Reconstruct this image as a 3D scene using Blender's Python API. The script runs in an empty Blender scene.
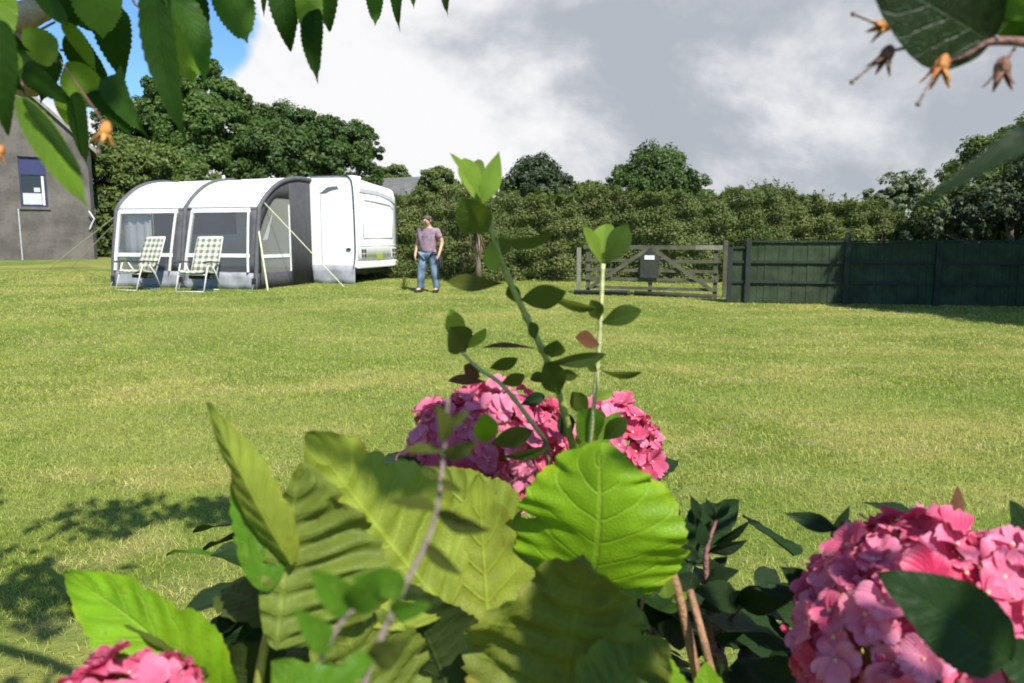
import bpy, bmesh, math, random
import numpy as np
from mathutils import Vector, Matrix
R = math.radians
C = bpy.context.scene.collection
rng = np.random.default_rng(7)
random.seed(7)

# ------------------------------------------------------------------ camera
FPX, CAMH, HOR = 770.0, 1.33, 238.0
PITCH = math.atan((341.5-HOR)/FPX)
CAM = Vector((0, 0, CAMH))
FW = Vector((0, math.cos(PITCH), -math.sin(PITCH)))
UP = Vector((0, math.sin(PITCH), math.cos(PITCH)))
def ray(px, py):
    return FW + Vector((1, 0, 0))*((px-512)/FPX) + UP*((341.5-py)/FPX)
def P(px, py, d):                       # point at depth d along the view axis
    return CAM + ray(px, py)*d
def PY(px, py, Y):                      # point on the vertical plane y = Y
    r = ray(px, py); return CAM + r*(Y/r.y)

def sst(a):
    a = np.clip(a, 0, 1); return a*a*(3-2*a)
def gz(x, y):                           # terrain height
    x = np.asarray(x, float); y = np.asarray(y, float)
    side = 1-0.85*sst((x+4.5)/5.0)
    near = 0.03*np.sin(x*0.35+1)*np.sin(y*0.4)*sst((y-3)/5)
    far = 0.17*sst((y-10)/7.0)*side + 0.28*sst((y-20)/10.0)*side
    return far+near+0.05*sst((y-17)/5)

# ------------------------------------------------------------------ scene tree helpers
def props(o, label=None, cat=None, group=None, kind=None):
    if label: o['label'] = label
    if cat: o['category'] = cat
    if group: o['group'] = group
    if kind: o['kind'] = kind
    return o
def thing(name, loc, rz, label, cat, group=None):
    o = bpy.data.objects.new(name, None); C.objects.link(o)
    o.location = loc; o.rotation_euler = (0, 0, rz); o.empty_display_size = .2
    return props(o, label, cat, group)
def link(name, me, mat, parent=None, smooth=False, bevel=0):
    o = bpy.data.objects.new(name, me); C.objects.link(o)
    if mat is not None:
        for m in (mat if isinstance(mat, (list, tuple)) else [mat]): me.materials.append(m)
    if parent is not None: o.parent = parent
    if smooth and len(me.polygons):
        me.polygons.foreach_set('use_smooth', np.ones(len(me.polygons), bool))
    if bevel:
        b = o.modifiers.new('bevel', 'BEVEL'); b.width = bevel; b.segments = 2; b.limit_method = 'ANGLE'; b.angle_limit = R(40)
    return o
def npmesh(name, V, F, uv=None, tint=None):
    """V (n,3), F (m,k) same sized faces"""
    me = bpy.data.meshes.new(name)
    V = np.asarray(V, np.float32); F = np.asarray(F, np.int32)
    n, m, k = len(V), F.shape[0], F.shape[1]
    me.vertices.add(n); me.vertices.foreach_set('co', V.ravel())
    me.loops.add(m*k); me.loops.foreach_set('vertex_index', F.ravel())
    me.polygons.add(m)
    me.polygons.foreach_set('loop_start', np.arange(0, m*k, k, dtype=np.int32))
    me.polygons.foreach_set('loop_total', np.full(m, k, np.int32))
    if uv is not None:
        l = me.uv_layers.new(name='UVMap'); l.data.foreach_set('uv', np.asarray(uv, np.float32)[F.ravel()].ravel())
    if tint is not None:
        a = me.attributes.new('tint', 'FLOAT', 'POINT'); a.data.foreach_set('value', np.asarray(tint, np.float32))
    me.update(calc_edges=True)
    return me

class MB:
    """collects solid pieces of one part"""
    def __init__(s): s.v = []; s.f = []
    def add(s, vs, fs):
        b = len(s.v); s.v += [tuple(v) for v in vs]; s.f += [tuple(i+b for i in f) for f in fs]; return s
    def box(s, x0, x1, y0, y1, z0, z1):
        vs = [(x, y, z) for z in (z0, z1) for y in (y0, y1) for x in (x0, x1)]
        return s.add(vs, [(0,2,3,1),(4,5,7,6),(0,1,5,4),(2,6,7,3),(0,4,6,2),(1,3,7,5)])
    def bar(s, a, b, w, h, up=(0,0,1)):
        a, b = Vector(a), Vector(b); x = (b-a).normalized(); u = Vector(up)
        if abs(x.dot(u)) > .98: u = Vector((0,1,0))
        y = u.cross(x).normalized(); z = x.cross(y)
        vs = [p + y*(i*w/2) + z*(j*h/2) for p in (a, b) for i, j in ((-1,-1),(1,-1),(1,1),(-1,1))]
        return s.add(vs, [(0,3,2,1),(4,5,6,7),(0,1,5,4),(1,2,6,5),(2,3,7,6),(3,0,4,7)])
    def tube(s, pts, rad, n=8, cap=True):
        pts = [Vector(p) for p in pts]; N = len(pts)
        if not hasattr(rad, '__len__'): rad = [rad]*N
        b = len(s.v); prev = None
        for i, p in enumerate(pts):
            t = (pts[min(i+1, N-1)] - pts[max(i-1, 0)]).normalized()
            if prev is None:
                u = Vector((0,0,1)) if abs(t.z) < .9 else Vector((1,0,0))
                y = t.cross(u).normalized()
            else:
                y = (prev - t*prev.dot(t)).normalized()
            prev = y; z = t.cross(y)
            for k in range(n):
                a = 2*math.pi*k/n
                s.v.append(tuple(p + (y*math.cos(a) + z*math.sin(a))*rad[i]))
        for i in range(N-1):
            for k in range(n):
                k2 = (k+1) % n
                s.f.append((b+i*n+k, b+i*n+k2, b+(i+1)*n+k2, b+(i+1)*n+k))
        if cap:
            s.f.append(tuple(b+k for k in reversed(range(n)))); s.f.append(tuple(b+(N-1)*n+k for k in range(n)))
        return s
    def prism(s, poly, fn, thick):
        """poly 2D list -> fn(u,v,w) point; w from 0 to thick"""
        n = len(poly)
        vs = [fn(u, v, 0) for u, v in poly] + [fn(u, v, thick) for u, v in poly]
        fs = [tuple(range(n-1, -1, -1)), tuple(range(n, 2*n))] + [(i, (i+1) % n, n+(i+1) % n, n+i) for i in range(n)]
        return s.add(vs, fs)
    def grid(s, pts):
        b = len(s.v); m = len(pts); n = len(pts[0])
        for r in pts: s.v += [tuple(p) for p in r]
        for i in range(m-1):
            for j in range(n-1):
                s.f.append((b+i*n+j, b+i*n+j+1, b+(i+1)*n+j+1, b+(i+1)*n+j))
        return s
    def ball(s, c, r, n=10, m=7, sc=(1,1,1)):
        pts = []
        for i in range(m+1):
            th = math.pi*i/m; rr = max(math.sin(th), 1e-3)
            pts.append([(c[0]+r*sc[0]*rr*math.cos(2*math.pi*k/n), c[1]+r*sc[1]*rr*math.sin(2*math.pi*k/n), c[2]+r*sc[2]*math.cos(th)) for k in range(n+1)])
        return s.grid(pts)
    def build(s, name, mat, parent=None, smooth=False, bevel=0, solid=0):
        me = bpy.data.meshes.new(name); me.from_pydata(s.v, [], s.f); me.update()
        bm = bmesh.new(); bm.from_mesh(me); bmesh.ops.recalc_face_normals(bm, faces=bm.faces); bm.to_mesh(me); bm.free()
        o = link(name, me, mat, parent, smooth, bevel)
        if solid:
            m = o.modifiers.new('thickness', 'SOLIDIFY'); m.thickness = solid; m.offset = 0
        return o
def spline(pts, n=24):
    """catmull-rom through points"""
    pts = [Vector(p) for p in pts]; out = []
    q = [pts[0]*2-pts[1]] + pts + [pts[-1]*2-pts[-2]]
    seg = len(pts)-1
    for i in range(n+1):
        u = i/n*seg; k = min(int(u), seg-1); t = u-k
        a, b, c, d = q[k:k+4]
        out.append(0.5*((2*b)+(c-a)*t+(2*a-5*b+4*c-d)*t*t+(3*b-a-3*c+d)*t**3))
    return out

# ------------------------------------------------------------------ materials
class NT:
    def __init__(s, nt): s.nt = nt; s.nt.nodes.clear()
    def n(s, t, **kw):
        o = s.nt.nodes.new(t)
        for k, v in kw.items():
            if k.startswith('i_'):
                key = k[2:]; key = int(key) if key.isdigit() else key.replace('_', ' ')
                s.put(o.inputs[key], v)
            else: setattr(o, k, v)
        return o
    def put(s, inp, v):
        if isinstance(v, bpy.types.NodeSocket): s.nt.links.new(v, inp)
        elif isinstance(v, bpy.types.Node): s.nt.links.new(v.outputs[0], inp)
        else: inp.default_value = v
    def m(s, op, a, b=0.0, c=None, clamp=False):
        o = s.nt.nodes.new('ShaderNodeMath'); o.operation = op; o.use_clamp = clamp
        s.put(o.inputs[0], a); s.put(o.inputs[1], b)
        if c is not None: s.put(o.inputs[2], c)
        return o.outputs[0]
    def mix(s, f, a, b, blend='MIX'):
        o = s.nt.nodes.new('ShaderNodeMix'); o.data_type = 'RGBA'; o.blend_type = blend
        s.put(o.inputs[0], f); s.put(o.inputs[6], a); s.put(o.inputs[7], b)
        return o.outputs[2]
    def ss(s, x, a, b):
        o = s.nt.nodes.new('ShaderNodeMapRange'); o.interpolation_type = 'SMOOTHSTEP'
        s.put(o.inputs[0], x); s.put(o.inputs[1], a); s.put(o.inputs[2], b); return o.outputs[0]
    def noise(s, vec, scale, detail=4, rough=.55, dist=0.0):
        o = s.nt.nodes.new('ShaderNodeTexNoise')
        if vec is not None: s.put(o.inputs['Vector'], vec)
        o.inputs['Scale'].default_value = scale; o.inputs['Detail'].default_value = detail
        o.inputs['Roughness'].default_value = rough; o.inputs['Distortion'].default_value = dist
        return o.outputs[0]
def c4(c): return (c[0], c[1], c[2], 1)
def newmat(name):
    m = bpy.data.materials.new(name); m.use_nodes = True
    t = NT(m.node_tree); return m, t
def surf(name, col, rough=.6, var=.2, scale=6, bump=.15, bscale=None, metal=0, col2=None, spec=.5, trans=0, alpha=1):
    """general procedural surface with two scales of unevenness"""
    m, t = newmat(name)
    tc = t.n('ShaderNodeTexCoord').outputs['Object']
    f = t.noise(tc, scale, 6, .6); g = t.noise(tc, scale*7, 3)
    dark = tuple(x*(1-var) for x in col); lite = tuple(min(1, x*(1+var)) for x in col)
    cc = t.mix(t.ss(f, .3, .7), c4(dark), c4(lite if col2 is None else col2))
    cc = t.mix(t.m('MULTIPLY', t.ss(g, .45, .75), var*.8), cc, c4(tuple(x*.6 for x in col)))
    p = t.n('ShaderNodeBsdfPrincipled'); t.put(p.inputs['Base Color'], cc)
    p.inputs['Metallic'].default_value = metal; p.inputs['Specular IOR Level'].default_value = spec
    t.put(p.inputs['Roughness'], t.m('ADD', rough-.08, t.m('MULTIPLY', g, .16)))
    if bump:
        b = t.n('ShaderNodeBump'); b.inputs['Strength'].default_value = bump; b.inputs['Distance'].default_value = .01
        t.put(b.inputs['Height'], t.noise(tc, bscale or scale*10, 4)); t.put(p.inputs['Normal'], b)
    out = t.n('ShaderNodeOutputMaterial'); s = p.outputs[0]
    if trans:
        tr = t.n('ShaderNodeBsdfTranslucent'); t.put(tr.inputs['Color'], cc)
        mx = t.n('ShaderNodeMixShader'); mx.inputs[0].default_value = trans; t.put(mx.inputs[1], s); t.put(mx.inputs[2], tr); s = mx.outputs[0]
    if alpha < 1:
        tr = t.n('ShaderNodeBsdfTransparent'); mx = t.n('ShaderNodeMixShader'); mx.inputs[0].default_value = 1-alpha
        t.put(mx.inputs[1], s); t.put(mx.inputs[2], tr); s = mx.outputs[0]
    t.put(out.inputs[0], s)
    return m
def foliage_mat(name, a, b, trans=.3, c=None, nscale=.6, rough=.55):
    """leaf mass: 'tint' is each leaf's own shade between colours a and b, a slow noise drifts between clumps"""
    m, t = newmat(name)
    at = t.n('ShaderNodeAttribute', attribute_name='tint').outputs['Fac']
    tc = t.n('ShaderNodeTexCoord').outputs['Object']
    f = t.noise(tc, nscale, 3)
    k = t.m('ADD', t.m('MULTIPLY', at, .7), t.m('MULTIPLY', t.ss(f, .35, .65), .3), clamp=True)
    cc = t.mix(k, c4(a), c4(b))
    if c is not None:
        cc = t.mix(t.m('MULTIPLY', t.ss(t.noise(tc, nscale*2.3, 4), .55, .72), .65), cc, c4(c))
    p = t.n('ShaderNodeBsdfPrincipled'); t.put(p.inputs['Base Color'], cc)
    p.inputs['Roughness'].default_value = rough; p.inputs['Specular IOR Level'].default_value = .3
    tr = t.n('ShaderNodeBsdfTranslucent'); t.put(tr.inputs['Color'], t.mix(.5, cc, c4((b[0]*1.2, b[1]*1.5, b[2]*.7))))
    mx = t.n('ShaderNodeMixShader'); mx.inputs[0].default_value = trans
    t.put(mx.inputs[1], p.outputs[0]); t.put(mx.inputs[2], tr)
    t.put(t.n('ShaderNodeOutputMaterial').inputs[0], mx)
    return m
def leaf_mat(name, top, under, veincol, trans=.35, veins=9, gloss=.4, blotch=None, tcol=None, spec=.18):
    """single big leaf: UV u = along midrib, v = across; veins drawn from the UV"""
    m, t = newmat(name)
    uv = t.n('ShaderNodeUVMap').outputs[0]; sx = t.n('ShaderNodeSeparateXYZ', i_0=uv)
    tc = t.n('ShaderNodeTexCoord').outputs['Object']
    wob = t.noise(uv, 5, 2)
    u = sx.outputs[0]; v = t.m('ABSOLUTE', t.m('SUBTRACT', t.m('MULTIPLY', sx.outputs[1], 2), 1))
    ph = t.m('FRACT', t.m('ADD', t.m('SUBTRACT', t.m('MULTIPLY', u, veins), t.m('MULTIPLY', v, 1.6)), t.m('MULTIPLY', wob, .35)))
    dv = t.m('ABSOLUTE', t.m('SUBTRACT', ph, .5))
    side = t.m('MULTIPLY', t.m('SUBTRACT', 1, t.ss(dv, .02, .09)), t.m('SUBTRACT', 1, t.m('MULTIPLY', v, .6)))
    mid = t.m('SUBTRACT', 1, t.ss(v, .012, .05))
    vein = t.m('MAXIMUM', mid, t.m('MULTIPLY', side, .75))
    fine = t.n('ShaderNodeTexVoronoi', feature='DISTANCE_TO_EDGE'); t.put(fine.inputs['Vector'], uv); fine.inputs['Scale'].default_value = 38
    net = t.m('SUBTRACT', 1, t.ss(fine.outputs[0], 0.0, .12))
    n1 = t.noise(tc, 28, 4)
    def side_col(c):
        cc = t.mix(t.ss(n1, .3, .7), c4(tuple(x*.82 for x in c)), c4(tuple(min(1, x*1.15) for x in c)))
        cc = t.mix(t.m('MULTIPLY', net, .12), cc, c4(tuple(x*.6 for x in c)))
        return cc
    ct = side_col(top); cu = side_col(under)
    if blotch is not None:
        ct = t.mix(t.m('MULTIPLY', t.ss(t.noise(uv, 4, 5), .52, .7), .8), ct, c4(blotch))
    rnd = t.n('ShaderNodeObjectInfo').outputs['Random']
    spots = t.m('MULTIPLY', t.ss(t.noise(tc, 140, 2, .5, .6), .66, .74), .55)
    rim = t.m('MULTIPLY', t.m('MULTIPLY', t.ss(v, .80, 1.0), t.ss(t.noise(uv, 7, 3), .45, .65)), .6)
    def aged(c):
        c = t.mix(t.m('MULTIPLY', rnd, .30), c, t.mix(1.0, c, (1.25, .92, .6, 1), 'MULTIPLY'))
        c = t.mix(rim, c, t.mix(1.0, c, (2.0, 1.15, .8, 1), 'MULTIPLY'))
        return t.mix(spots, c, t.mix(1.0, c, (.9, .42, .35, 1), 'MULTIPLY'))
    bf = t.n('ShaderNodeNewGeometry').outputs['Backfacing']
    ct = t.mix(t.m('MULTIPLY', vein, .55), ct, c4(veincol)); cu = t.mix(t.m('MULTIPLY', vein, .7), cu, c4(tuple(min(1, x*1.35) for x in under)))
    cc = aged(t.mix(bf, ct, cu))
    h = t.m('SUBTRACT', t.m('MULTIPLY', t.noise(tc, 60, 2), .2), t.m('ADD', t.m('MULTIPLY', vein, 1.0), t.m('MULTIPLY', net, .25)))
    b = t.n('ShaderNodeBump'); b.inputs['Strength'].default_value = .7; b.inputs['Distance'].default_value = .0011; t.put(b.inputs['Height'], h)
    p = t.n('ShaderNodeBsdfPrincipled'); t.put(p.inputs['Base Color'], cc); p.inputs['Roughness'].default_value = gloss
    p.inputs['Specular IOR Level'].default_value = spec; t.put(p.inputs['Normal'], b)
    tl = t.n('ShaderNodeBsdfTranslucent'); tcol = tcol or (top[0]*1.5, top[1]*1.7, top[2]*.6)
    t.put(tl.inputs['Color'], t.mix(t.m('MULTIPLY', vein, .5), c4(tcol), c4(tuple(x*.6 for x in tcol))))
    mx = t.n('ShaderNodeMixShader'); mx.inputs[0].default_value = trans
    t.put(mx.inputs[1], p.outputs[0]); t.put(mx.inputs[2], tl)
    t.put(t.n('ShaderNodeOutputMaterial').inputs[0], mx)
    return m
def glass_mat(name, tint=(.25,.27,.29), alpha=.5, rough=.08):
    m, t = newmat(name)
    p = t.n('ShaderNodeBsdfPrincipled'); p.inputs['Base Color'].default_value = c4(tint); p.inputs['Roughness'].default_value = rough
    tc = t.n('ShaderNodeTexCoord').outputs['Object']
    b = t.n('ShaderNodeBump'); b.inputs['Strength'].default_value = .25; b.inputs['Distance'].default_value = .02
    t.put(b.inputs['Height'], t.noise(tc, 3, 2)); t.put(p.inputs['Normal'], b)
    tr = t.n('ShaderNodeBsdfTransparent'); tr.inputs[0].default_value = (.85, .87, .9, 1)
    mx = t.n('ShaderNodeMixShader'); mx.inputs[0].default_value = 1-alpha
    t.put(mx.inputs[1], p.outputs[0]); t.put(mx.inputs[2], tr); t.put(t.n('ShaderNodeOutputMaterial').inputs[0], mx)
    return m

# ------------------------------------------------------------------ world, sun, camera
SUN_EL = R(50); SUN_AZ = math.atan2(.50, -.87)
SUNV = Vector((math.sin(SUN_AZ)*math.cos(SUN_EL), math.cos(SUN_AZ)*math.cos(SUN_EL), math.sin(SUN_EL)))
EXPO = 0.87
def build_world():
    w = bpy.data.worlds.new('World'); bpy.context.scene.world = w; w.use_nodes = True
    t = NT(w.node_tree)
    sky = t.n('ShaderNodeTexSky', sky_type='NISHITA'); sky.sun_disc = False
    sky.sun_elevation = SUN_EL; sky.sun_rotation = SUN_AZ; sky.air_density = 1.0; sky.dust_density = .6; sky.ozone_density = 2.0
    skyc = t.n('ShaderNodeVectorMath', operation='SCALE'); t.put(skyc.inputs[0], t.mix(1.0, sky.outputs[0], (.56, .80, 1.02, 1), 'MULTIPLY')); skyc.inputs['Scale'].default_value = .10
    d = t.n('ShaderNodeTexCoord').outputs['Generated']
    dn = t.n('ShaderNodeVectorMath', operation='NORMALIZE', i_0=d).outputs[0]
    mp = t.n('ShaderNodeMapping'); t.put(mp.inputs['Vector'], dn); mp.inputs['Scale'].default_value = (1, 1, 1.45); mp.inputs['Location'].default_value = (3.1, .4, 0)
    s = t.n('ShaderNodeSeparateXYZ', i_0=dn); X, Y, Z = s.outputs
    n1 = t.noise(mp.outputs[0], 3.2, 9, .58, .25)      # billows
    n2 = t.noise(mp.outputs[0], 1.5, 5, .55, .2)       # grey bellies
    n3 = t.noise(mp.outputs[0], 9.0, 6, .6, .3)
    mq = t.n('ShaderNodeMapping'); t.put(mq.inputs['Vector'], dn); mq.inputs['Scale'].default_value = (1, 1, 1.45); mq.inputs['Location'].default_value = (3.1+.02, .4, .075)
    n1b = t.noise(mq.outputs[0], 3.2, 9, .58, .25)
    mz = t.n('ShaderNodeMapping'); t.put(mz.inputs['Vector'], dn); mz.inputs['Scale'].default_value = (1, 1, 5.5)
    n4 = t.noise(mz.outputs[0], 2.6, 6, .6, .2)        # low streaky layers
    def blob(px, py, size):
        v = ray(px, py).normalized()
        o = t.n('ShaderNodeVectorMath', operation='DOT_PRODUCT'); t.put(o.inputs[0], dn); o.inputs[1].default_value = v
        return t.ss(o.outputs['Value'], math.cos(size), 1.0)
    front = t.m('MULTIPLY', t.ss(Y, -.15, .35), t.m('SUBTRACT', 1, t.m('MULTIPLY', t.ss(Z, .45, .8), .9)))
    holes = t.m('ADD', t.m('MULTIPLY', blob(175, 0, .13), 1.0), t.m('MULTIPLY', blob(80, 35, .13), .95))
    holes = t.m('ADD', holes, t.m('MULTIPLY', blob(440, 30, .08), .12))
    holes = t.m('ADD', holes, t.m('MULTIPLY', blob(360, 98, .035), .45))
    cov = t.m('ADD', t.m('MULTIPLY', front, 1.0), t.m('MULTIPLY', t.m('SUBTRACT', n1, .5), 1.9))
    cov = t.m('ADD', cov, -.25)
    cov = t.m('SUBTRACT', cov, holes)
    cov = t.ss(cov, .02, .34)
    # white cumulus to the left and low, grey sheet above and to the right
    white = t.m('ADD', t.m('MULTIPLY', blob(260, 105, .44), 1.1), t.m('MULTIPLY', blob(500, 105, .20), .62))
    white = t.m('ADD', white, t.m('MULTIPLY', blob(780, 125, .20), .45))
    white = t.m('ADD', white, t.m('MULTIPLY', blob(620, 178, .09), .45))
    white = t.m('SUBTRACT', white, t.m('MULTIPLY', blob(450, 20, .14), .35))
    white = t.m('ADD', white, t.m('MULTIPLY', t.m('SUBTRACT', n2, .5), 1.5))
    white = t.m('ADD', white, t.m('MULTIPLY', t.m('SUBTRACT', n1, .5), 2.0))
    white = t.m('ADD', white, t.m('MULTIPLY', t.m('SUBTRACT', n3, .5), .45))
    white = t.m('ADD', white, t.m('MULTIPLY', t.m('SUBTRACT', n1, n1b), 2.6))
    white = t.m('ADD', white, t.m('MULTIPLY', t.m('SUBTRACT', n4, .5), .35))
    wf = t.ss(white, -.25, 1.05)
    K = 1/2**EXPO
    cc = t.mix(wf, (.46*K, .495*K, .55*K, 1), (.96*K, .96*K, .975*K, 1))
    col = t.mix(cov, skyc.outputs[0], cc)
    bg = t.n('ShaderNodeBackground'); t.put(bg.inputs[0], col); bg.inputs[1].default_value = 1.0
    t.put(t.n('ShaderNodeOutputWorld').inputs[0], bg)
build_world()
sd = bpy.data.lights.new('sun', 'SUN'); sd.energy = 4.5; sd.angle = R(.55); sd.color = (1, .95, .86)
so = bpy.data.objects.new('sun', sd); C.objects.link(so); so.rotation_euler = SUNV.to_track_quat('Z', 'Y').to_euler()
so.location = (0, 0, 30)
cd = bpy.data.cameras.new('camera'); co = bpy.data.objects.new('camera', cd); C.objects.link(co)
co.location = CAM; co.rotation_euler = (math.pi/2-PITCH, 0, 0)
cd.sensor_width = 36; cd.lens = FPX/1024*36; cd.clip_start = .02; cd.clip_end = 3000
cd.dof.use_dof = True; cd.dof.focus_distance = 1.6; cd.dof.aperture_fstop = cd.lens/2.9
sc = bpy.context.scene; sc.camera = co
sc.view_settings.view_transform = 'Standard'; sc.view_settings.look = 'None'; sc.view_settings.exposure = EXPO; sc.view_settings.gamma = 1
sc.cycles.use_denoising = True

# ------------------------------------------------------------------ ground
def grass_color_nodes(t, straw=.5):
    """lawn colours driven by place on the ground: mown bands, patches of straw and fresh green"""
    pos = t.n('ShaderNodeNewGeometry').outputs['Position']
    a = t.noise(pos, .55, 5, .6, .4); b = t.noise(pos, 2.6, 5, .6); c = t.noise(pos, 13, 3)
    mp = t.n('ShaderNodeMapping'); t.put(mp.inputs['Vector'], pos); mp.inputs['Scale'].default_value = (.06, .85, 1); mp.inputs['Rotation'].default_value = (0, 0, .1)
    band = t.noise(mp.outputs[0], 1.3, 3, .5, .3)
    return a, b, c, band
def lawn_mat():
    m, t = newmat('lawn')
    a, b, c, band = grass_color_nodes(t)
    cc = t.mix(t.ss(a, .38, .62), (.10, .14, .022, 1), (.24, .235, .062, 1))  # darker than the blades: shadow inside the grass is put into this colour
    cc = t.mix(t.m('MULTIPLY', t.ss(b, .45, .7), .65), cc, (.21, .19, .07, 1))
    cc = t.mix(t.m('MULTIPLY', t.ss(band, .42, .58), .55), cc, (.13, .19, .03, 1))
    cc = t.mix(t.m('MULTIPLY', t.ss(c, .5, .75), .5), cc, (.075, .10, .022, 1))
    p = t.n('ShaderNodeBsdfPrincipled'); t.put(p.inputs['Base Color'], cc); p.inputs['Roughness'].default_value = .9; p.inputs['Specular IOR Level'].default_value = .15
    pos = t.n('ShaderNodeNewGeometry').outputs['Position']
    bp = t.n('ShaderNodeBump'); bp.inputs['Strength'].default_value = .7; bp.inputs['Distance'].default_value = .04
    t.put(bp.inputs['Height'], t.noise(pos, 22, 5, .65)); t.put(p.inputs['Normal'], bp)
    t.put(t.n('ShaderNodeOutputMaterial').inputs[0], p)
    return m
def blade_mat():
    m, t = newmat('grass_blades')
    a, b, c, band = grass_color_nodes(t)
    at = t.n('ShaderNodeAttribute', attribute_name='tint').outputs['Fac']
    cc = t.mix(at, (.135, .20, .022, 1), (.50, .53, .10, 1))
    cc = t.mix(t.m('MULTIPLY', t.ss(b, .42, .68), t.m('MULTIPLY', at, .9)), cc, (.70, .62, .27, 1))
    cc = t.mix(t.m('MULTIPLY', t.ss(a, .4, .6), .45), cc, (.48, .46, .14, 1))
    cc = t.mix(t.m('MULTIPLY', t.ss(c, .56, .68), .55), cc, (.10, .20, .02, 1))
    cc = t.mix(t.m('MULTIPLY', t.ss(band, .42, .58), .5), cc, (.24, .31, .05, 1))
    p = t.n('ShaderNodeBsdfPrincipled'); t.put(p.inputs['Base Color'], cc); p.inputs['Roughness'].default_value = .55; p.inputs['Specular IOR Level'].default_value = .3
    tl = t.n('ShaderNodeBsdfTranslucent'); t.put(tl.inputs[0], cc)
    mx = t.n('ShaderNodeMixShader'); mx.inputs[0].default_value = .35; t.put(mx.inputs[1], p.outputs[0]); t.put(mx.inputs[2], tl)
    t.put(t.n('ShaderNodeOutputMaterial').inputs[0], mx)
    return m
def build_ground():
    xs = np.concatenate([-np.geomspace(1500, 32, 14), np.arange(-30, 30.1, .5), np.geomspace(32, 1500, 14)])
    ys = np.concatenate([-np.geomspace(1500, 12, 12), np.arange(-10, 40.1, .5), np.geomspace(42, 1800, 14)])
    X, Y = np.meshgrid(xs, ys); Z = gz(X, Y)
    n = len(xs); V = np.stack([X.ravel(), Y.ravel(), Z.ravel()], 1)
    i, j = np.meshgrid(np.arange(len(ys)-1), np.arange(n-1), indexing='ij')
    F = np.stack([i*n+j, i*n+j+1, (i+1)*n+j+1, (i+1)*n+j], -1).reshape(-1, 4)
    o = link('lawn_ground', npmesh('lawn_ground', V, F), lawn_mat(), smooth=True); props(o, kind='structure')
build_ground()
def build_grass():
    Vs = []; Fs = []; Ts = []; base = 0
    for (y0, y1, dens, h, w) in ((1.0, 2.5, 5000, .026, .0026), (2.5, 4, 10500, .027, .0030), (4, 6, 7200, .028, .0038), (6, 9, 3600, .029, .0054), (9, 14, 1200, .030, .0085), (14, 24, 420, .032, .014)):
        ym = (y0+y1)/2; x0 = -(.74*y1+.6); area = (y1-y0)*(-2*x0); N = int(area*dens)
        x = rng.uniform(x0, -x0, N); y = rng.uniform(y0, y1, N)
        keep = np.abs(x) < .74*y+.6; x = x[keep]; y = y[keep]
        # tufts: thin out by a cell pattern
        keep = (np.sin(x*9.1+np.sin(y*5))*np.sin(y*8.3+np.sin(x*6.)) > rng.uniform(-3.2, 1.0, len(x))); x = x[keep]; y = y[keep]
        N = len(x); a = rng.uniform(0, 2*np.pi, N); hh = h*rng.uniform(.5, 1.35, N); ww = w*rng.uniform(.6, 1.3, N)
        lean = rng.uniform(.2, 1.5, N); la = rng.uniform(0, 2*np.pi, N)
        z = gz(x, y)-.004
        dx, dy = np.cos(a)*ww/2, np.sin(a)*ww/2
        mx_, my_ = x+np.cos(la)*hh*lean*.25, y+np.sin(la)*hh*lean*.25
        tx, ty = x+np.cos(la)*hh*lean, y+np.sin(la)*hh*lean
        hz = hh/np.sqrt(1+.35*lean**2)
        V = np.stack([np.stack([x-dx, y-dy, z], 1), np.stack([x+dx, y+dy, z], 1), np.stack([mx_+dx*.9, my_+dy*.9, z+hz*.6], 1), np.stack([mx_-dx*.9, my_-dy*.9, z+hz*.6], 1), np.stack([tx, ty, z+hz], 1)], 1).reshape(-1, 3)
        b = base+np.arange(N)*5
        F = np.stack([np.stack([b, b+1, b+2], 1), np.stack([b, b+2, b+3], 1), np.stack([b+3, b+2, b+4], 1)], 1).reshape(-1, 3)
        Vs.append(V); Fs.append(F); Ts.append(np.repeat(rng.beta(1.6, 1.8, N), 5)); base += N*5
    me = npmesh('grass', np.concatenate(Vs), np.concatenate(Fs), tint=np.concatenate(Ts))
    o = link('grass', me, blade_mat()); props(o, 'short mown grass blades covering the lawn', 'grass', kind='stuff')
    print('blades', base//5)
build_grass()

# ------------------------------------------------------------------ foliage masses
def rand_dirs(n):
    d = rng.normal(size=(n, 3)); return d/np.linalg.norm(d, axis=1, keepdims=True)
def cards(C0, N0, size, asp=.55, jit=.8, tint=None):
    n = len(C0); nn = N0+rand_dirs(n)*jit; nn /= np.linalg.norm(nn, axis=1, keepdims=True)+1e-9
    a = np.cross(nn, rand_dirs(n)); a /= np.linalg.norm(a, axis=1, keepdims=True)+1e-9
    b = np.cross(nn, a); s = size[:, None]
    V = np.stack([C0-a*s*.5, C0+b*s*asp*.5+nn*s*.10, C0+a*s*.5, C0-b*s*asp*.5+nn*s*.10], 1).reshape(-1, 3)
    F = np.arange(n*4).reshape(-1, 4)
    if tint is None: tint = rng.uniform(0, 1, n)
    return V, F, np.repeat(tint, 4)
def merge(parts):
    Vs, Fs, Ts = [], [], []; b = 0
    for V, F, T in parts:
        Vs.append(V); Fs.append(F+b); Ts.append(T); b += len(V)
    return np.concatenate(Vs), np.concatenate(Fs), np.concatenate(Ts)
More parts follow.
